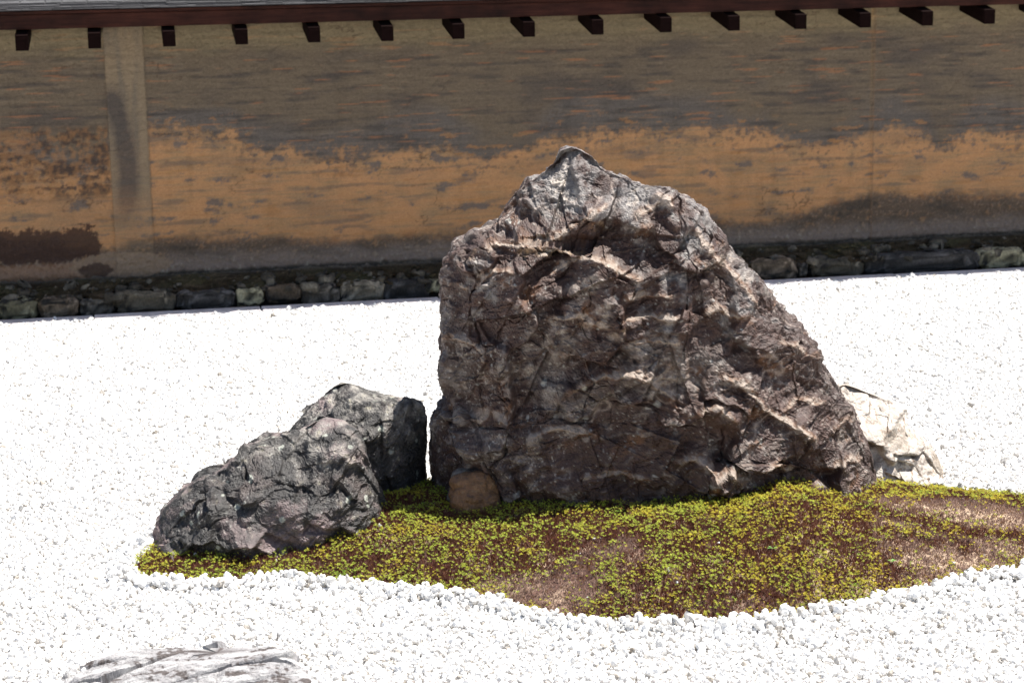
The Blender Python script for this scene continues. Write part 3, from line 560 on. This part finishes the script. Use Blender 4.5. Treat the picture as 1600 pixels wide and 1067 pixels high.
def colour_white(P, I, s):
    c = np.tile(np.array([.40, .35, .30], f32), (len(P), 1)); b = fbm(P * 14, 4, s + 22); d = fbm(P * 55, 3, s + 23)
    c = mix(c, (.60, .55, .48), sstep(-.1, .4, b)); c = mix(c, (.22, .13, .08), sstep(.2, .5, d + b * .4) * .8); c = mix(c, (.2, .17, .15), sstep(.3, .6, -b + d * .4) * .6); cv = np.abs(fbm(P * 9, 4, s + 44)); c = mix(c, (.10, .07, .05), np.exp(-(cv / .03) ** 2) * .8); c = mix(c, (.22, .17, .12), sstep(.1, .45, fbm(P * 7 + 3, 4, s + 45)) * .6)
    return c
make_rock('cream_rock', [(604, 1312, 1330, .03, 0), (612, 1300, 1352, .07, 0), (624, 1298, 1384, .10, 0), (638, 1298, 1416, .13, 0), (664, 1296, 1417, .17, 0), (682, 1290, 1438, .20, 0), (702, 1288, 1458, .23, 0), (730, 1285, 1474, .26, 0), (762, 1282, 1482, .28, 0), (800, 1280, 1484, .28, 0), (860, 1290, 1470, .27, 0)],
          8.0, 360, 240, 'cream white sunlit rock half hidden behind the large dark rock', 'rock', 401, relief_pale, colour_white,
          [(1370, 640, .0, -.1, .7, 1.), (1400, 670, .02, -.2, .5, .9), (1350, 700, .03, 0, .2, 1.), (1400, 700, .0, 0, -.3, .6), (1400, 730, .06, 0, .6, .8), (1440, 720, .02, -.3, .4, .8), (1390, 755, .02, 0, -.1, .7), (1450, 750, .03, -.3, .4, .8)], [([(1385, 690), (1430, 695), (1465, 740)], .012, .04), ([(1380, 745), (1420, 752)], .01, .03)])
# flat rock at the lower edge: built from plan dimensions
def relief_flat(P, s):
    ang = .55; u = P[:, 0] * math.cos(ang) + P[:, 1] * math.sin(ang); v = -P[:, 0] * math.sin(ang) + P[:, 1] * math.cos(ang)
    q = np.stack([u * .45, v * 1.3, P[:, 2]], 1); f1, f2, pl, rn = worley(q * 7, s); h = pl * .025 + (rn - .5) * .012 - .010 * np.exp(-((f2 - f1) / .06) ** 2)
    h += fbm(np.stack([u * 6, v * 34, P[:, 2] * 10], 1), 4, s + 3, ridged=True) * .012 + fbm(P * 60, 3, s + 5) * .003
    return h, {}
def colour_flat(P, I, s):
    c = np.tile(np.array([.25, .24, .24], f32), (len(P), 1)); b = fbm(P * np.array([10, 26, 10]), 4, s + 22); d = fbm(P * 60, 3, s + 23)
    c = mix(c, (.42, .41, .40), sstep(-.1, .4, b)); c = mix(c, (.05, .035, .03), sstep(.15, .38, -b + d * .6) * .9); return c
fl = ground(100, 1075)[0]; fr_ = ground(492, 1050)[0]; cxf = (fl + fr_) / 2
make_rock('flat_rock', [(.050, cxf - .02, cxf + .16, .04, .12), (.046, cxf - .12, cxf + .22, .09, .09), (.036, cxf - .26, cxf + .30, .15, .04), (.024, cxf - .34, cxf + .345, .19, 0), (.01, cxf - .38, cxf + .37, .22, -.02), (-.06, cxf - .39, cxf + .38, .23, -.02)],
          5.80, 460, 260, 'low flat pale grey rock sunk in the white gravel in the foreground', 'rock', 501, relief_flat, colour_flat, world=True, power=2.2)
def colour_cobble(rgb):
    def f(P, I, s):
        c = np.tile(np.array(rgb, f32), (len(P), 1)); b = fbm(P * 45, 5, s + 22); c = mix(c, (.05, .03, .025), sstep(.0, .5, b) * .7); return mix(c, (.34, .26, .16), sstep(.15, .6, -b) * .5)
    return f
def relief_cobble(P, s): return chips(P * np.array([11, 13, 15.]), s)[0] * -.07 + fbm(P * 16, 3, s) * .016 + fbm(P * 70, 3, s + 4) * .005, {}
make_rock('cobble', [(738, 738, 752, .01, 0), (742, 722, 764, .03, 0), (752, 708, 772, .05, 0), (772, 704, 780, .065, 0), (795, 710, 782, .07, 0), (830, 720, 775, .06, 0)], 7.17, 200, 110, 'rounded orange brown cobble at the left foot of the large rock', 'stone', 601, relief_cobble, colour_cobble((.17, .085, .038)))
make_rock('cobble', [(734, 716, 726, .01, 0), (738, 708, 734, .02, 0), (750, 703, 738, .035, 0), (770, 704, 738, .04, 0), (800, 708, 735, .04, 0)], 7.22, 150, 80, 'small grey cobble wedged between the orange cobble and the large rock', 'stone', 631, relief_cobble, colour_cobble((.15, .13, .11)))
print('rocks', time.time() - T0)
# ================================================================== wall details
def sz(x, y, q=WQ): return on_plane(x, y, q)
WB = .157
sA = np.linspace(S0, S1, 1300)
sv = np.concatenate([np.linspace(S0, -.2, 80, endpoint=False), np.linspace(-.2, 6.75, 960, endpoint=False), np.linspace(6.75, S1, 60)])
zv = np.linspace(WB - .06, 1.86, 240); SS, ZZ = np.meshgrid(sv, zv); s_, z_ = SS.ravel(), ZZ.ravel()
def cur(pts, dflt=None):
    a = np.array([sz(*p) for p in pts]); return np.interp(s_, a[:, 0], a[:, 1])
Pq = np.stack([s_, z_, np.zeros_like(s_)], 1)
fine = fbm(Pq * 26, 4, 801); med = fbm(Pq * np.array([5, 8, 1]), 4, 802); strk = fbm(Pq * np.array([2.2, 32, 1]), 4, 803); strk2 = fbm(Pq * np.array([3.5, 60, 1]) + 9, 3, 804); big = fbm(Pq * np.array([1.1, 2.2, 1]), 3, 805); hf = fbm(Pq * 70, 3, 806)
up = cur([(0, 258), (60, 250), (120, 285), (168, 260), (172, 235), (235, 200), (300, 205), (360, 203), (392, 238), (450, 233), (500, 247), (560, 245), (620, 236), (700, 228), (720, 242), (760, 252), (800, 240), (850, 218), (900, 208), (1050, 205), (1100, 203), (1195, 200), (1212, 216), (1290, 232), (1340, 214), (1400, 200), (1450, 210), (1470, 238), (1520, 205), (1600, 215), (1700, 210)])
lo = cur([(0, 368), (60, 372), (140, 392), (235, 372), (300, 370), (400, 369), (500, 373), (600, 371), (690, 366), (900, 355), (1130, 345), (1200, 347), (1250, 333), (1300, 315), (1370, 300), (1420, 302), (1600, 304)])
co = np.tile(np.array([.39, .208, .095], f32), (len(s_), 1))
co = mix(co, (.33, .19, .09), sstep(-.2, .4, med)); co = mix(co, (.38, .17, .05), sstep(.1, .6, strk) * .5)
co = mix(co, (.22, .15, .085), sstep(-.1, .45, strk2 + big * .5 + med * .4) * .65)
co = mix(co, (.19, .125, .075), sstep(-.05, .5, fbm(Pq * np.array([1.3, 9, 1]) + 60, 4, 842)) * .55)
# upper grey-olive weathering
u = z_ - up + .07 * med + .06 * fine + .05 * strk + .035 * hf
gcol = mix(np.tile(np.array([.128, .098, .066], f32), (len(s_), 1)), (.105, .090, .076), sstep(-.2, .3, -(z_ - up) / .3 + .6 + big))
gcol = mix(gcol, (.065, .054, .046), sstep(.0, .4, strk + med * .5) * .75); gcol = mix(gcol, (.165, .13, .09), sstep(.1, .5, strk2 + big * .6) * .5)
gcol = mix(gcol, (.070, .058, .050), sstep(.05, .45, fbm(Pq * np.array([1.6, 4.5, 1]) + 40, 4, 841)) * .65); gcol = mix(gcol, (.25, .11, .05), sstep(.27, .47, strk2 + strk * .35 + big * .25) * .65); gcol = mix(gcol, (.20, .16, .09), sstep(1.45, 1.62, z_ + med * .08) * .6)
co = mix(co, gcol, sstep(-.035, .04, u)); isl = sstep(.20, .0, np.abs(z_ - up)); co = mix(co, gcol * .9, sstep(.12, .2, fine + strk * .5 + hf * .3) * isl * .7 * (u < 0)); co = mix(co, (.30, .15, .06), sstep(.2, .32, fbm(Pq * np.array([7, 26, 1]) + 3, 4, 831) + hf * .2) * isl * (u > 0) * .8)
# dark flecks in the orange band
fl_ = (fbm(Pq * np.array([5, 13, 1]) + 31, 4, 811)); co = mix(co, (.115, .098, .085), sstep(.20, .42, fl_ + hf * .25 + fine * .15) * .85 * (z_ < up))
co = mix(co, (.12, .095, .075), sstep(.14, .38, fbm(Pq * np.array([2.6, 22, 1]) + 80, 5, 851) + .25 * med) * .55 * (z_ < up + .05))
co = mix(co, (.27, .13, .05), sstep(.2, .4, fbm(Pq * np.array([4, 30, 1]) + 90, 4, 852)) * .4 * (z_ < up))
ck = np.abs(fbm(Pq * np.array([2.0, 3.5, 1]) + 70, 5, 871)); co = mix(co, (.07, .045, .03), np.exp(-(ck / .007) ** 2) * sstep(.0, .3, fbm(Pq * 1.7 + 12, 2, 872)) * .7)
drip = fbm(Pq * np.array([16, 1.3, 1]) + 33, 4, 873); co = co * (1 - .10 * sstep(.0, .6, drip + .4 * big))[:, None]
# lower dark band
l = lo - z_ + .05 * med + .05 * fine; dk = mix(np.tile(np.array([.085, .066, .050], f32), (len(s_), 1)), (.16, .12, .085), sstep(0, .5, hf + fine * .6))
dk = mix(dk, (.25, .14, .07), sstep(.2, .45, fine + med * .4) * .6)
co = mix(co, dk, sstep(-.035, .045, l + .03 * hf) * .93)
co = mix(co, (.24, .11, .045), sstep(.05, .4, fbm(Pq * np.array([5, 9, 1]) + 55, 4, 874)) * sstep(.06, .0, np.abs(z_ - lo)) * .6); co = mix(co, (.05, .042, .034), sstep(.05, .35, fbm(Pq * np.array([3, 10, 1]) + 65, 4, 875)) * sstep(lo + .02, lo - .04, z_) * .7)
foot = sstep(WB + .17, WB + .05, z_ + .05 * med + .02 * fine); co = mix(co, (.20, .165, .14), foot * .75); co = mix(co, (.28, .27, .22), foot * sstep(.2, .45, fine + med * .3) * .6)
co = mix(co, (.03, .028, .02), sstep(WB + .03, WB + .005, z_ + fine * .01) * .8)
# left panel: darker mottling
sl = sz(170, 250)[0]; left = sstep(sl + .01, sl - .01, s_)
mz = sz(100, 200)[1]; mz2 = sz(100, 310)[1]
mot = left * sstep(mz2 - .05, mz2 + .05, z_) * sstep(mz + .02, mz - .03, z_ + .03 * med); co = mix(co, (.06, .04, .03), mot * sstep(-.15, .3, fbm(Pq * np.array([10, 26, 1]) + 20, 4, 861) * 1.2 + hf * .4 + med * .9 + sstep(sl - .55, sl, s_) * .3 - .1) * .85)
co = mix(co, (.30, .15, .06), mot * sstep(-.2, .3, -fine + .2 * (s_ < sl - .45)) * .5)
zb1, zb2 = sz(60, 362)[1], sz(60, 412)[1]
co = mix(co, (.045, .026, .020), left * sstep(.02, -.01, np.maximum(z_ - zb1, zb2 - z_) + .07 * fine + .05 * med + .03 * hf + .3 * sstep(sl - .12, sl + .0, s_)) * .9)
co = mix(co, (.24, .14, .08), left * sstep(zb2 + .01, zb2 - .02, z_ + .02 * fine) * .55)
# plaster pier, slightly proud
pl0, pr0 = sz(169, 200)[0], sz(231, 200)[0]; pier = sstep(pl0 - .004, pl0 + .004, s_ + fine * .006) * sstep(pr0 + .004, pr0 - .004, s_ + fine * .006)
pc = mix(np.tile(np.array([.20, .15, .095], f32), (len(s_), 1)), (.145, .118, .085), sstep(-.2, .4, fbm(Pq * np.array([12, 3, 1]), 4, 815)))
zz1, zz2 = sz(200, 145)[1], sz(200, 345)[1]; sm = sz(188, 240)[0]
smoke = np.exp(-((s_ - sm - .04 * np.sin((z_ - zz2) * 5)) / .055) ** 2) * sstep(zz2 - .1, zz2 + .15, z_) * sstep(zz1 + .1, zz1 - .1, z_); pc = mix(pc, (.075, .062, .052), np.clip(smoke * (1.5 + med * .8 + fine * .4), 0, .95))
zlow = sz(200, 330)[1]; pierm = pier * sstep(WB, WB + .04, z_)
pierm = pierm * (.35 + .65 * sstep(zlow - .12, zlow + .2, z_)); co = mix(co, pc, pierm * .93)
tan = sstep(0.02, -.02, np.hypot((s_ - sz(190, 415)[0]) / .30, (z_ - sz(190, 415)[1]) / .085) - 1 + .25 * fine) * (z_ < zlow); co = mix(co, (.22, .165, .115), tan * .8)
co = mix(co, (.05, .032, .026), sstep(.1, -.1, np.hypot((s_ - sz(150, 423)[0]) / .10, (z_ - sz(150, 423)[1]) / .045) - 1 + .4 * fine) * .85)
# right seam
ss = sz(1361, 200)[0]; zq = sz(1361, 235)[1]; seam = np.exp(-((s_ - ss + fine * .008) / .011) ** 2); co = mix(co, (.30, .19, .09), seam * sstep(zq - .05, zq + .05, z_) * (.2 + .4 * sstep(1.5, 1.65, z_ + med * .1)))
co = mix(co, (.16, .10, .06), np.exp(-((s_ - ss - .018 + fine * .004) / .004) ** 2) * .6)
co = co * (1 + .16 * np.clip(hf, -1, 1))[:, None] * (1 + .10 * strk2)[:, None]
dy = .006 * fine + .004 * strk + .006 * big + .0025 * hf
dy = dy - .012 * sstep(-.01, .012, u) * .5 + .014 * pier + .012 * sstep(-.01, .02, l) * fine - .010 * seam
y_ = -WQ - dy * 1.0
me = mesh_np('plaster', np.stack([s_, y_, z_], 1), grid_faces(len(sv), len(zv)), np.clip(co * 1.02 * np.array([1.0, 1.0, 1.03]), .01, .8), smooth=False)
link('plaster', me, M_wall, wall)
me = box_mesh('wall_core', S0, S1, -WQ + .03, -WQ + .42, -.10, 2.02); link('wall_core', me, material('wall_core', color=(.25, .15, .08)), wall)
# mossy ledge at the foot, sloping to the stones
ls = np.linspace(S0, S1, 1100); lt = np.linspace(0, 1, 26); LS, LT = np.meshgrid(ls, lt); s2, t2 = LS.ravel(), LT.ravel()
Pl = np.stack([s2, t2 * .4, np.zeros_like(s2)], 1); a = fbm(Pl * 12, 4, 821); b = fbm(Pl * 45, 3, 822); n3 = fbm(Pl * 3, 2, 823)
yq = .215 - .085 * (1 - t2) * sstep(-.15, .35, a * .7 + fbm(p3(np.stack([s2, s2], 1), 4), 3, 845)) + t2 * (.45 - .215 + .01); zq_ = .082 + t2 * .078 + a * .020 + b * .014 + n3 * .015 + .01 * np.sin(t2 * 3.14)
cl_ = mix(np.tile(np.array([.075, .055, .032], f32), (len(s2), 1)), (.035, .027, .016), sstep(-.1, .3, a)); cl_ = mix(cl_, (.10, .09, .045), sstep(0, .4, n3 + b * .3) * .6); cl_ = mix(cl_, (.15, .11, .07), sstep(.0, .4, fbm(Pl * np.array([4, 16, 1]) + 7, 3, 844)) * .6); cl_ = mix(cl_, (.22, .16, .10), sstep(.25, .5, b + a * .3) * .6); cl_ = mix(cl_, (.35, .30, .25), sstep(.48, .6, b) * .7)
cl_ = mix(cl_, (.20, .17, .14), sstep(.75, 1., t2 + a * .25) * .6)
me = mesh_np('mossy_ledge', np.stack([s2, yq, zq_], 1), grid_faces(1100, 26), np.clip(cl_, .01, 1)); link('mossy_ledge', me, M_soil, wall)
me = box_mesh('ledge_core', S0, S1, .20, .46, -.1, .055); link('ledge_core', me, M_gutter, wall)
# foundation stones, each its own irregular block
def stone_mesh(wd, seed, hh=.105, dp=.12, nu=56, nv=26):
    a = np.linspace(0, 2 * math.pi, nu, endpoint=False); b = np.linspace(-math.pi / 2 + .05, math.pi / 2 - .05, nv); Aa, Bb = np.meshgrid(a, b)
    e = .42; f = lambda v: np.sign(v) * np.abs(v) ** e
    v = np.stack([f(np.cos(Bb)) * f(np.cos(Aa)) * wd / 2, f(np.cos(Bb)) * f(np.sin(Aa)) * dp / 2, f(np.sin(Bb)) * hh / 2], -1).reshape(-1, 3)
    n = fbm(v * 13 + seed * 3.7, 3, seed); n2 = fbm(v * 45 + seed, 2, seed); n4 = chips(v * np.array([16, 22, 20.]) + seed, seed)[0]; v = v * (1 + .22 * n[:, None] - .35 * n4[:, None]) + .012 * n2[:, None]
    bse = np.array([(.065, .055, .042), (.12, .10, .07), (.045, .040, .036), (.17, .15, .09), (.11, .08, .052)][seed % 5], f32)
    c = mix(np.tile(bse, (len(v), 1)), (.02, .018, .016), sstep(-.1, .25, n + n4)); c = mix(c, bse * 3.0 + .04, sstep(.02, .25, fbm(v * 30 + seed, 3, seed + 3) + .15 * (seed % 3) - .15) * .75)
    F_ = grid_faces(nu, nv, True); return mesh_np('foundation_stone', v, F_, c)
stone_px = [(-150, -62), (-60, 0), (0, 58), (62, 122), (126, 178), (182, 276), (280, 368), (372, 412), (415, 470), (473, 530), (534, 600), (604, 668), (670, 740), (745, 830), (835, 905), (910, 980), (985, 1070), (1075, 1172), (1176, 1245), (1250, 1262), (1266, 1350), (1356, 1524), (1530, 1600), (1606, 1680), (1685, 1770)]
k = 0
rs = np.random.RandomState(4)
sr = []
for xa, xb in stone_px:
    sr.append((sz(xa, 503 - .052 * xa - 8, -.13)[0], sz(xb, 503 - .052 * xb - 8, -.13)[0]))
s_c = sr[0][0]
while s_c > S0 + .1: wd = rs.uniform(.2, .4); sr.insert(0, (s_c - wd, s_c - .01)); s_c -= wd
s_c = sr[-1][1]
while s_c < S1 - .3: wd = rs.uniform(.2, .4); sr.append((s_c + .01, s_c + wd)); s_c += wd
for i, (a, b) in enumerate(sr):
    hh = rs.uniform(.08, .135) if b - a > .1 else .08
    o = link('foundation_stone', stone_mesh(b - a, 1000 + i, hh), M_stone, wall, ((a + b) / 2, .185 + rs.uniform(-.015, .02), .045 + rs.uniform(-.014, .008))); o.rotation_euler = (rs.normal(0, .10), rs.normal(0, .05), rs.normal(0, .09))
vv = []; ff = []; cc = []; n0 = 0
for i in range(420):
    r_ = rs.gamma(4, .0045); m_ = stone_mesh(r_ * 2.4, 3000 + i % 9, r_ * 1.3, r_ * 1.8, 12, 7) if i < 9 else None
    if i < 9:
        co_ = np.empty(len(m_.vertices) * 3, f32); m_.vertices.foreach_get('co', co_); co_ = co_.reshape(-1, 3)[::1]; cc.append(co_ / r_); continue
    b_ = cc[i % 9]; t_ = rs.uniform(0, 1) ** 2; a_ = rs.uniform(0, 6.28); x_ = rs.uniform(S0, S1); c_, s__ = math.cos(a_), math.sin(a_)
    R_ = np.array([[c_, -s__, 0], [s__, c_, 0], [0, 0, 1]]); vv.append(b_ * r_ @ R_.T + [x_, .15 + .22 * t_, .085 + .06 * t_]); ff.append(grid_faces(12, 7, True) + n0); n0 += len(b_)
vv = np.concatenate(vv); ff = np.concatenate(ff); ff = ff[:: 1]
tc_ = mix(np.tile(np.array([.07, .06, .045], f32), (len(vv), 1)), (.22, .19, .14), sstep(0, .4, fbm(vv * 9, 2, 77))); rm = mesh_np('rubble', vv, ff, tc_); meta(link('rubble', rm, M_stone, wall), kind='stuff')
# gutter floor and kerb
gme = box_mesh('gutter', S0 - 2, S1 + 2, .012, .30, -.14, -.06); g = link('gutter', gme, M_gutter); g.location = A; g.rotation_euler.z = WROT; meta(g, kind='structure')
kx = S0; i = 0; kg = 'kerb stones along the gutter'
klabels = None
kerbs = []
while kx < S1:
    wd = rs.uniform(.85, 1.15); me = box_mesh('kerb_stone', 0, wd - .008, -.13, .0, -.07, .012)
    o = link('kerb_stone', me, M_kerb); bevel(o, .006); P = A + tdir * kx; o.location = (P[0], P[1], rs.uniform(-.002, .003)); o.rotation_euler.z = WROT + rs.normal(0, .0015); kerbs.append((kx, wd, o)); kx += wd
order = ['first', 'second', 'third', 'fourth', 'fifth', 'sixth', 'seventh', 'eighth', 'ninth', 'tenth', 'eleventh', 'twelfth', 'thirteenth', 'fourteenth']
for i, (kx, wd, o) in enumerate(kerbs): meta(o, 'pale flat kerb stone between gravel and wall, %s from the left' % order[i], 'kerb stone', kg)
# ================================================================== eaves
ZE = 1.688                       # board face distance and its lower edge
yb = .15
board = box_mesh('eave_board', S0, S1, yb, yb + .035, ZE, ZE + .085); ob = link('eave_board', board, M_wood, wall); bevel(ob, .004)
board2 = box_mesh('eave_fillet', S0, S1, yb - .022, yb + .03, ZE + .087, ZE + .104); link('eave_fillet', board2, M_wood, wall)
raft_px = [35, 149, 266, 379, 493, 606, 718, 828, 936, 1043, 1149, 1253, 1354, 1451, 1548]
rss = [on_plane(x, 76 - .027 * x, -.045)[0] for x in raft_px]; dr = (rss[-1] - rss[0]) / (len(rss) - 1)
rss = [rss[0] - dr * k for k in range(int((rss[0] - S0) / dr), 0, -1)] + rss; rr = rss[-1] + dr
while rr < S1 - .1: rss.append(rr); rr += dr
SLOPE = .30
rme = bpy.data.meshes.new('rafter'); hw = .037; L_ = .50; h_ = .090
def ry(y): return .17 * y
pts = []
for y in (0, L_):
    for x in (-hw, hw): pts += [(x, y, ry(y)), (x, y, ry(y) + h_)]
rme.from_pydata([pts[i] for i in (0, 2, 6, 4, 1, 3, 7, 5)], [], [(0, 3, 2, 1), (4, 5, 6, 7), (0, 1, 5, 4), (1, 2, 6, 5), (2, 3, 7, 6), (3, 0, 4, 7)]); rme.update()
for s in rss:
    o = link('rafter', rme, M_rafter, wall, (s + rs.normal(0, .003), yb - .085 + rs.normal(0, .004), ZE - .116 + rs.normal(0, .002))); o.rotation_euler.z = rs.normal(0, .008); bevel(o, .003)
# roof: boarding with thin shingle courses
def roof_z(y): return ZE + .106 + SLOPE * 1.12 * (y - (yb - .03))
ytop = .66
rb = bpy.data.meshes.new('roof_deck'); v = []
for x in (S0, S1):
    v += [(x, yb - .03, roof_z(yb - .03)), (x, ytop, roof_z(ytop)), (x, 2 * ytop - yb + .03, roof_z(yb - .03)), (x, yb - .03, roof_z(yb - .03) - .0), (x, ytop, roof_z(ytop) - .10), (x, 2 * ytop - yb + .03, roof_z(yb - .03) - .04)]
rb.from_pydata(v, [], [(0, 6, 7, 1), (1, 7, 8, 2), (3, 4, 10, 9), (4, 5, 11, 10), (2, 8, 11, 5), (0, 1, 4, 3), (1, 2, 5, 4), (6, 9, 10, 7), (7, 10, 11, 8)]); rb.update(); link('roof_deck', rb, M_wood, wall)
shm = [box_mesh('shingle', 0, wdt, 0, .16, 0, .008) for wdt in (.09, .115, .14, .17)]
for m_ in shm: m_.materials.append(M_shingle)
ang = math.atan(SLOPE * 1.12); cnt = 0; rest_v = []; rest_f = []
ncourse = int((ytop - yb) / .032)
for c_ in range(ncourse + 4):
    # the first four courses are stacked at the very edge as a thick eave, then they step back
    y0_ = yb - .045 + (c_ * .006 if c_ < 4 else .024 + (c_ - 4) * .034); z0_ = roof_z(yb - .03) + .003 + (c_ * .0095 if c_ < 4 else .030 + (y0_ - yb + .03) * SLOPE * 1.12 + .004)
    x = S0 + rs.uniform(0, .1)
    while x < S1:
        kk = rs.randint(4); wdt = (.09, .115, .14, .17)[kk]
        vis_ = c_ < 4 and -.15 < x < 3.1 and cnt < 290
        if vis_:
            o = link('shingle', shm[kk], None, wall, (x, y0_ + rs.uniform(-.004, .004), z0_ + rs.uniform(0, .002))); o.rotation_euler = (ang, 0, 0); cnt += 1
        else:
            n0 = len(rest_v)
            for (px_, py_, pz_) in box_v(0, wdt - .003, 0, .15, 0, .007):
                rest_v.append((x + px_, y0_ + py_ * math.cos(ang) - pz_ * math.sin(ang), z0_ + py_ * math.sin(ang) + pz_ * math.cos(ang)))
            rest_f += [tuple(n0 + i for i in f_) for f_ in BOXF]
        x += wdt + .003
me = bpy.data.meshes.new('shingle_courses'); me.from_pydata(rest_v, [], rest_f); me.update(); meta(link('shingle_courses', me, M_shingle, wall), kind='stuff')
me = box_mesh('ridge_cap', S0, S1, ytop - .09, ytop + .09, roof_z(ytop) + .0, roof_z(ytop) + .09); bevel(link('ridge_cap', me, M_shingle, wall), .02, 3)
print('wall', time.time() - T0)
# ================================================================== small plants
def sprout(pos, size, nl, label, seed):
    r_ = np.random.RandomState(seed); V = []; F_ = []
    for k in range(nl):
        a = k * 2.4 + r_.uniform(-.3, .3); t = r_.uniform(.3, .9); L = size * r_.uniform(.7, 1.1); d = np.array([math.cos(a) * math.cos(t), math.sin(a) * math.cos(t), math.sin(t)]); sdv = np.array([-math.sin(a), math.cos(a), 0]); n0 = len(V)
        up_ = np.array([0, 0, 1.])
        for u_, wd_ in ((0, .03), (.35, .10), (.6, .24), (.8, .2), (1, .0)):
            c = d * L * u_ - up_ * L * .25 * u_ * u_
            V += [c - sdv * L * wd_, c - up_ * L * wd_ * .3, c + sdv * L * wd_]
        for i in range(4):
            b_ = n0 + i * 3; F_ += [(b_, b_ + 1, b_ + 4, b_ + 3), (b_ + 1, b_ + 2, b_ + 5, b_ + 4)]
    me = bpy.data.meshes.new('seedling'); me.from_pydata([tuple(v) for v in V], [], F_); me.update(); return meta(link('seedling', me, M_sprout, loc=tuple(pos)), label, 'seedling')
P = A + tdir * (on_plane(75, 494, 0)[0]) - ndir * .035; sprout((P[0], P[1], -.03), .055, 7, 'bright green seedling in the gutter below the wall, far left', 3)
def on_mound(x, y):
    z = .1
    for _ in range(12): P = ground(x, y, z); z = float(mound_z(P[None, :2])[0]) + .015
    return (P[0], P[1], z)
sprout(on_mound(1208, 847), .022, 6, 'tiny pale green clover like seedling on the moss below the large rock', 5)
sprout(on_mound(1393, 878), .020, 5, 'tiny bright green seedling on the moss right of centre', 6)
print('total', time.time() - T0)
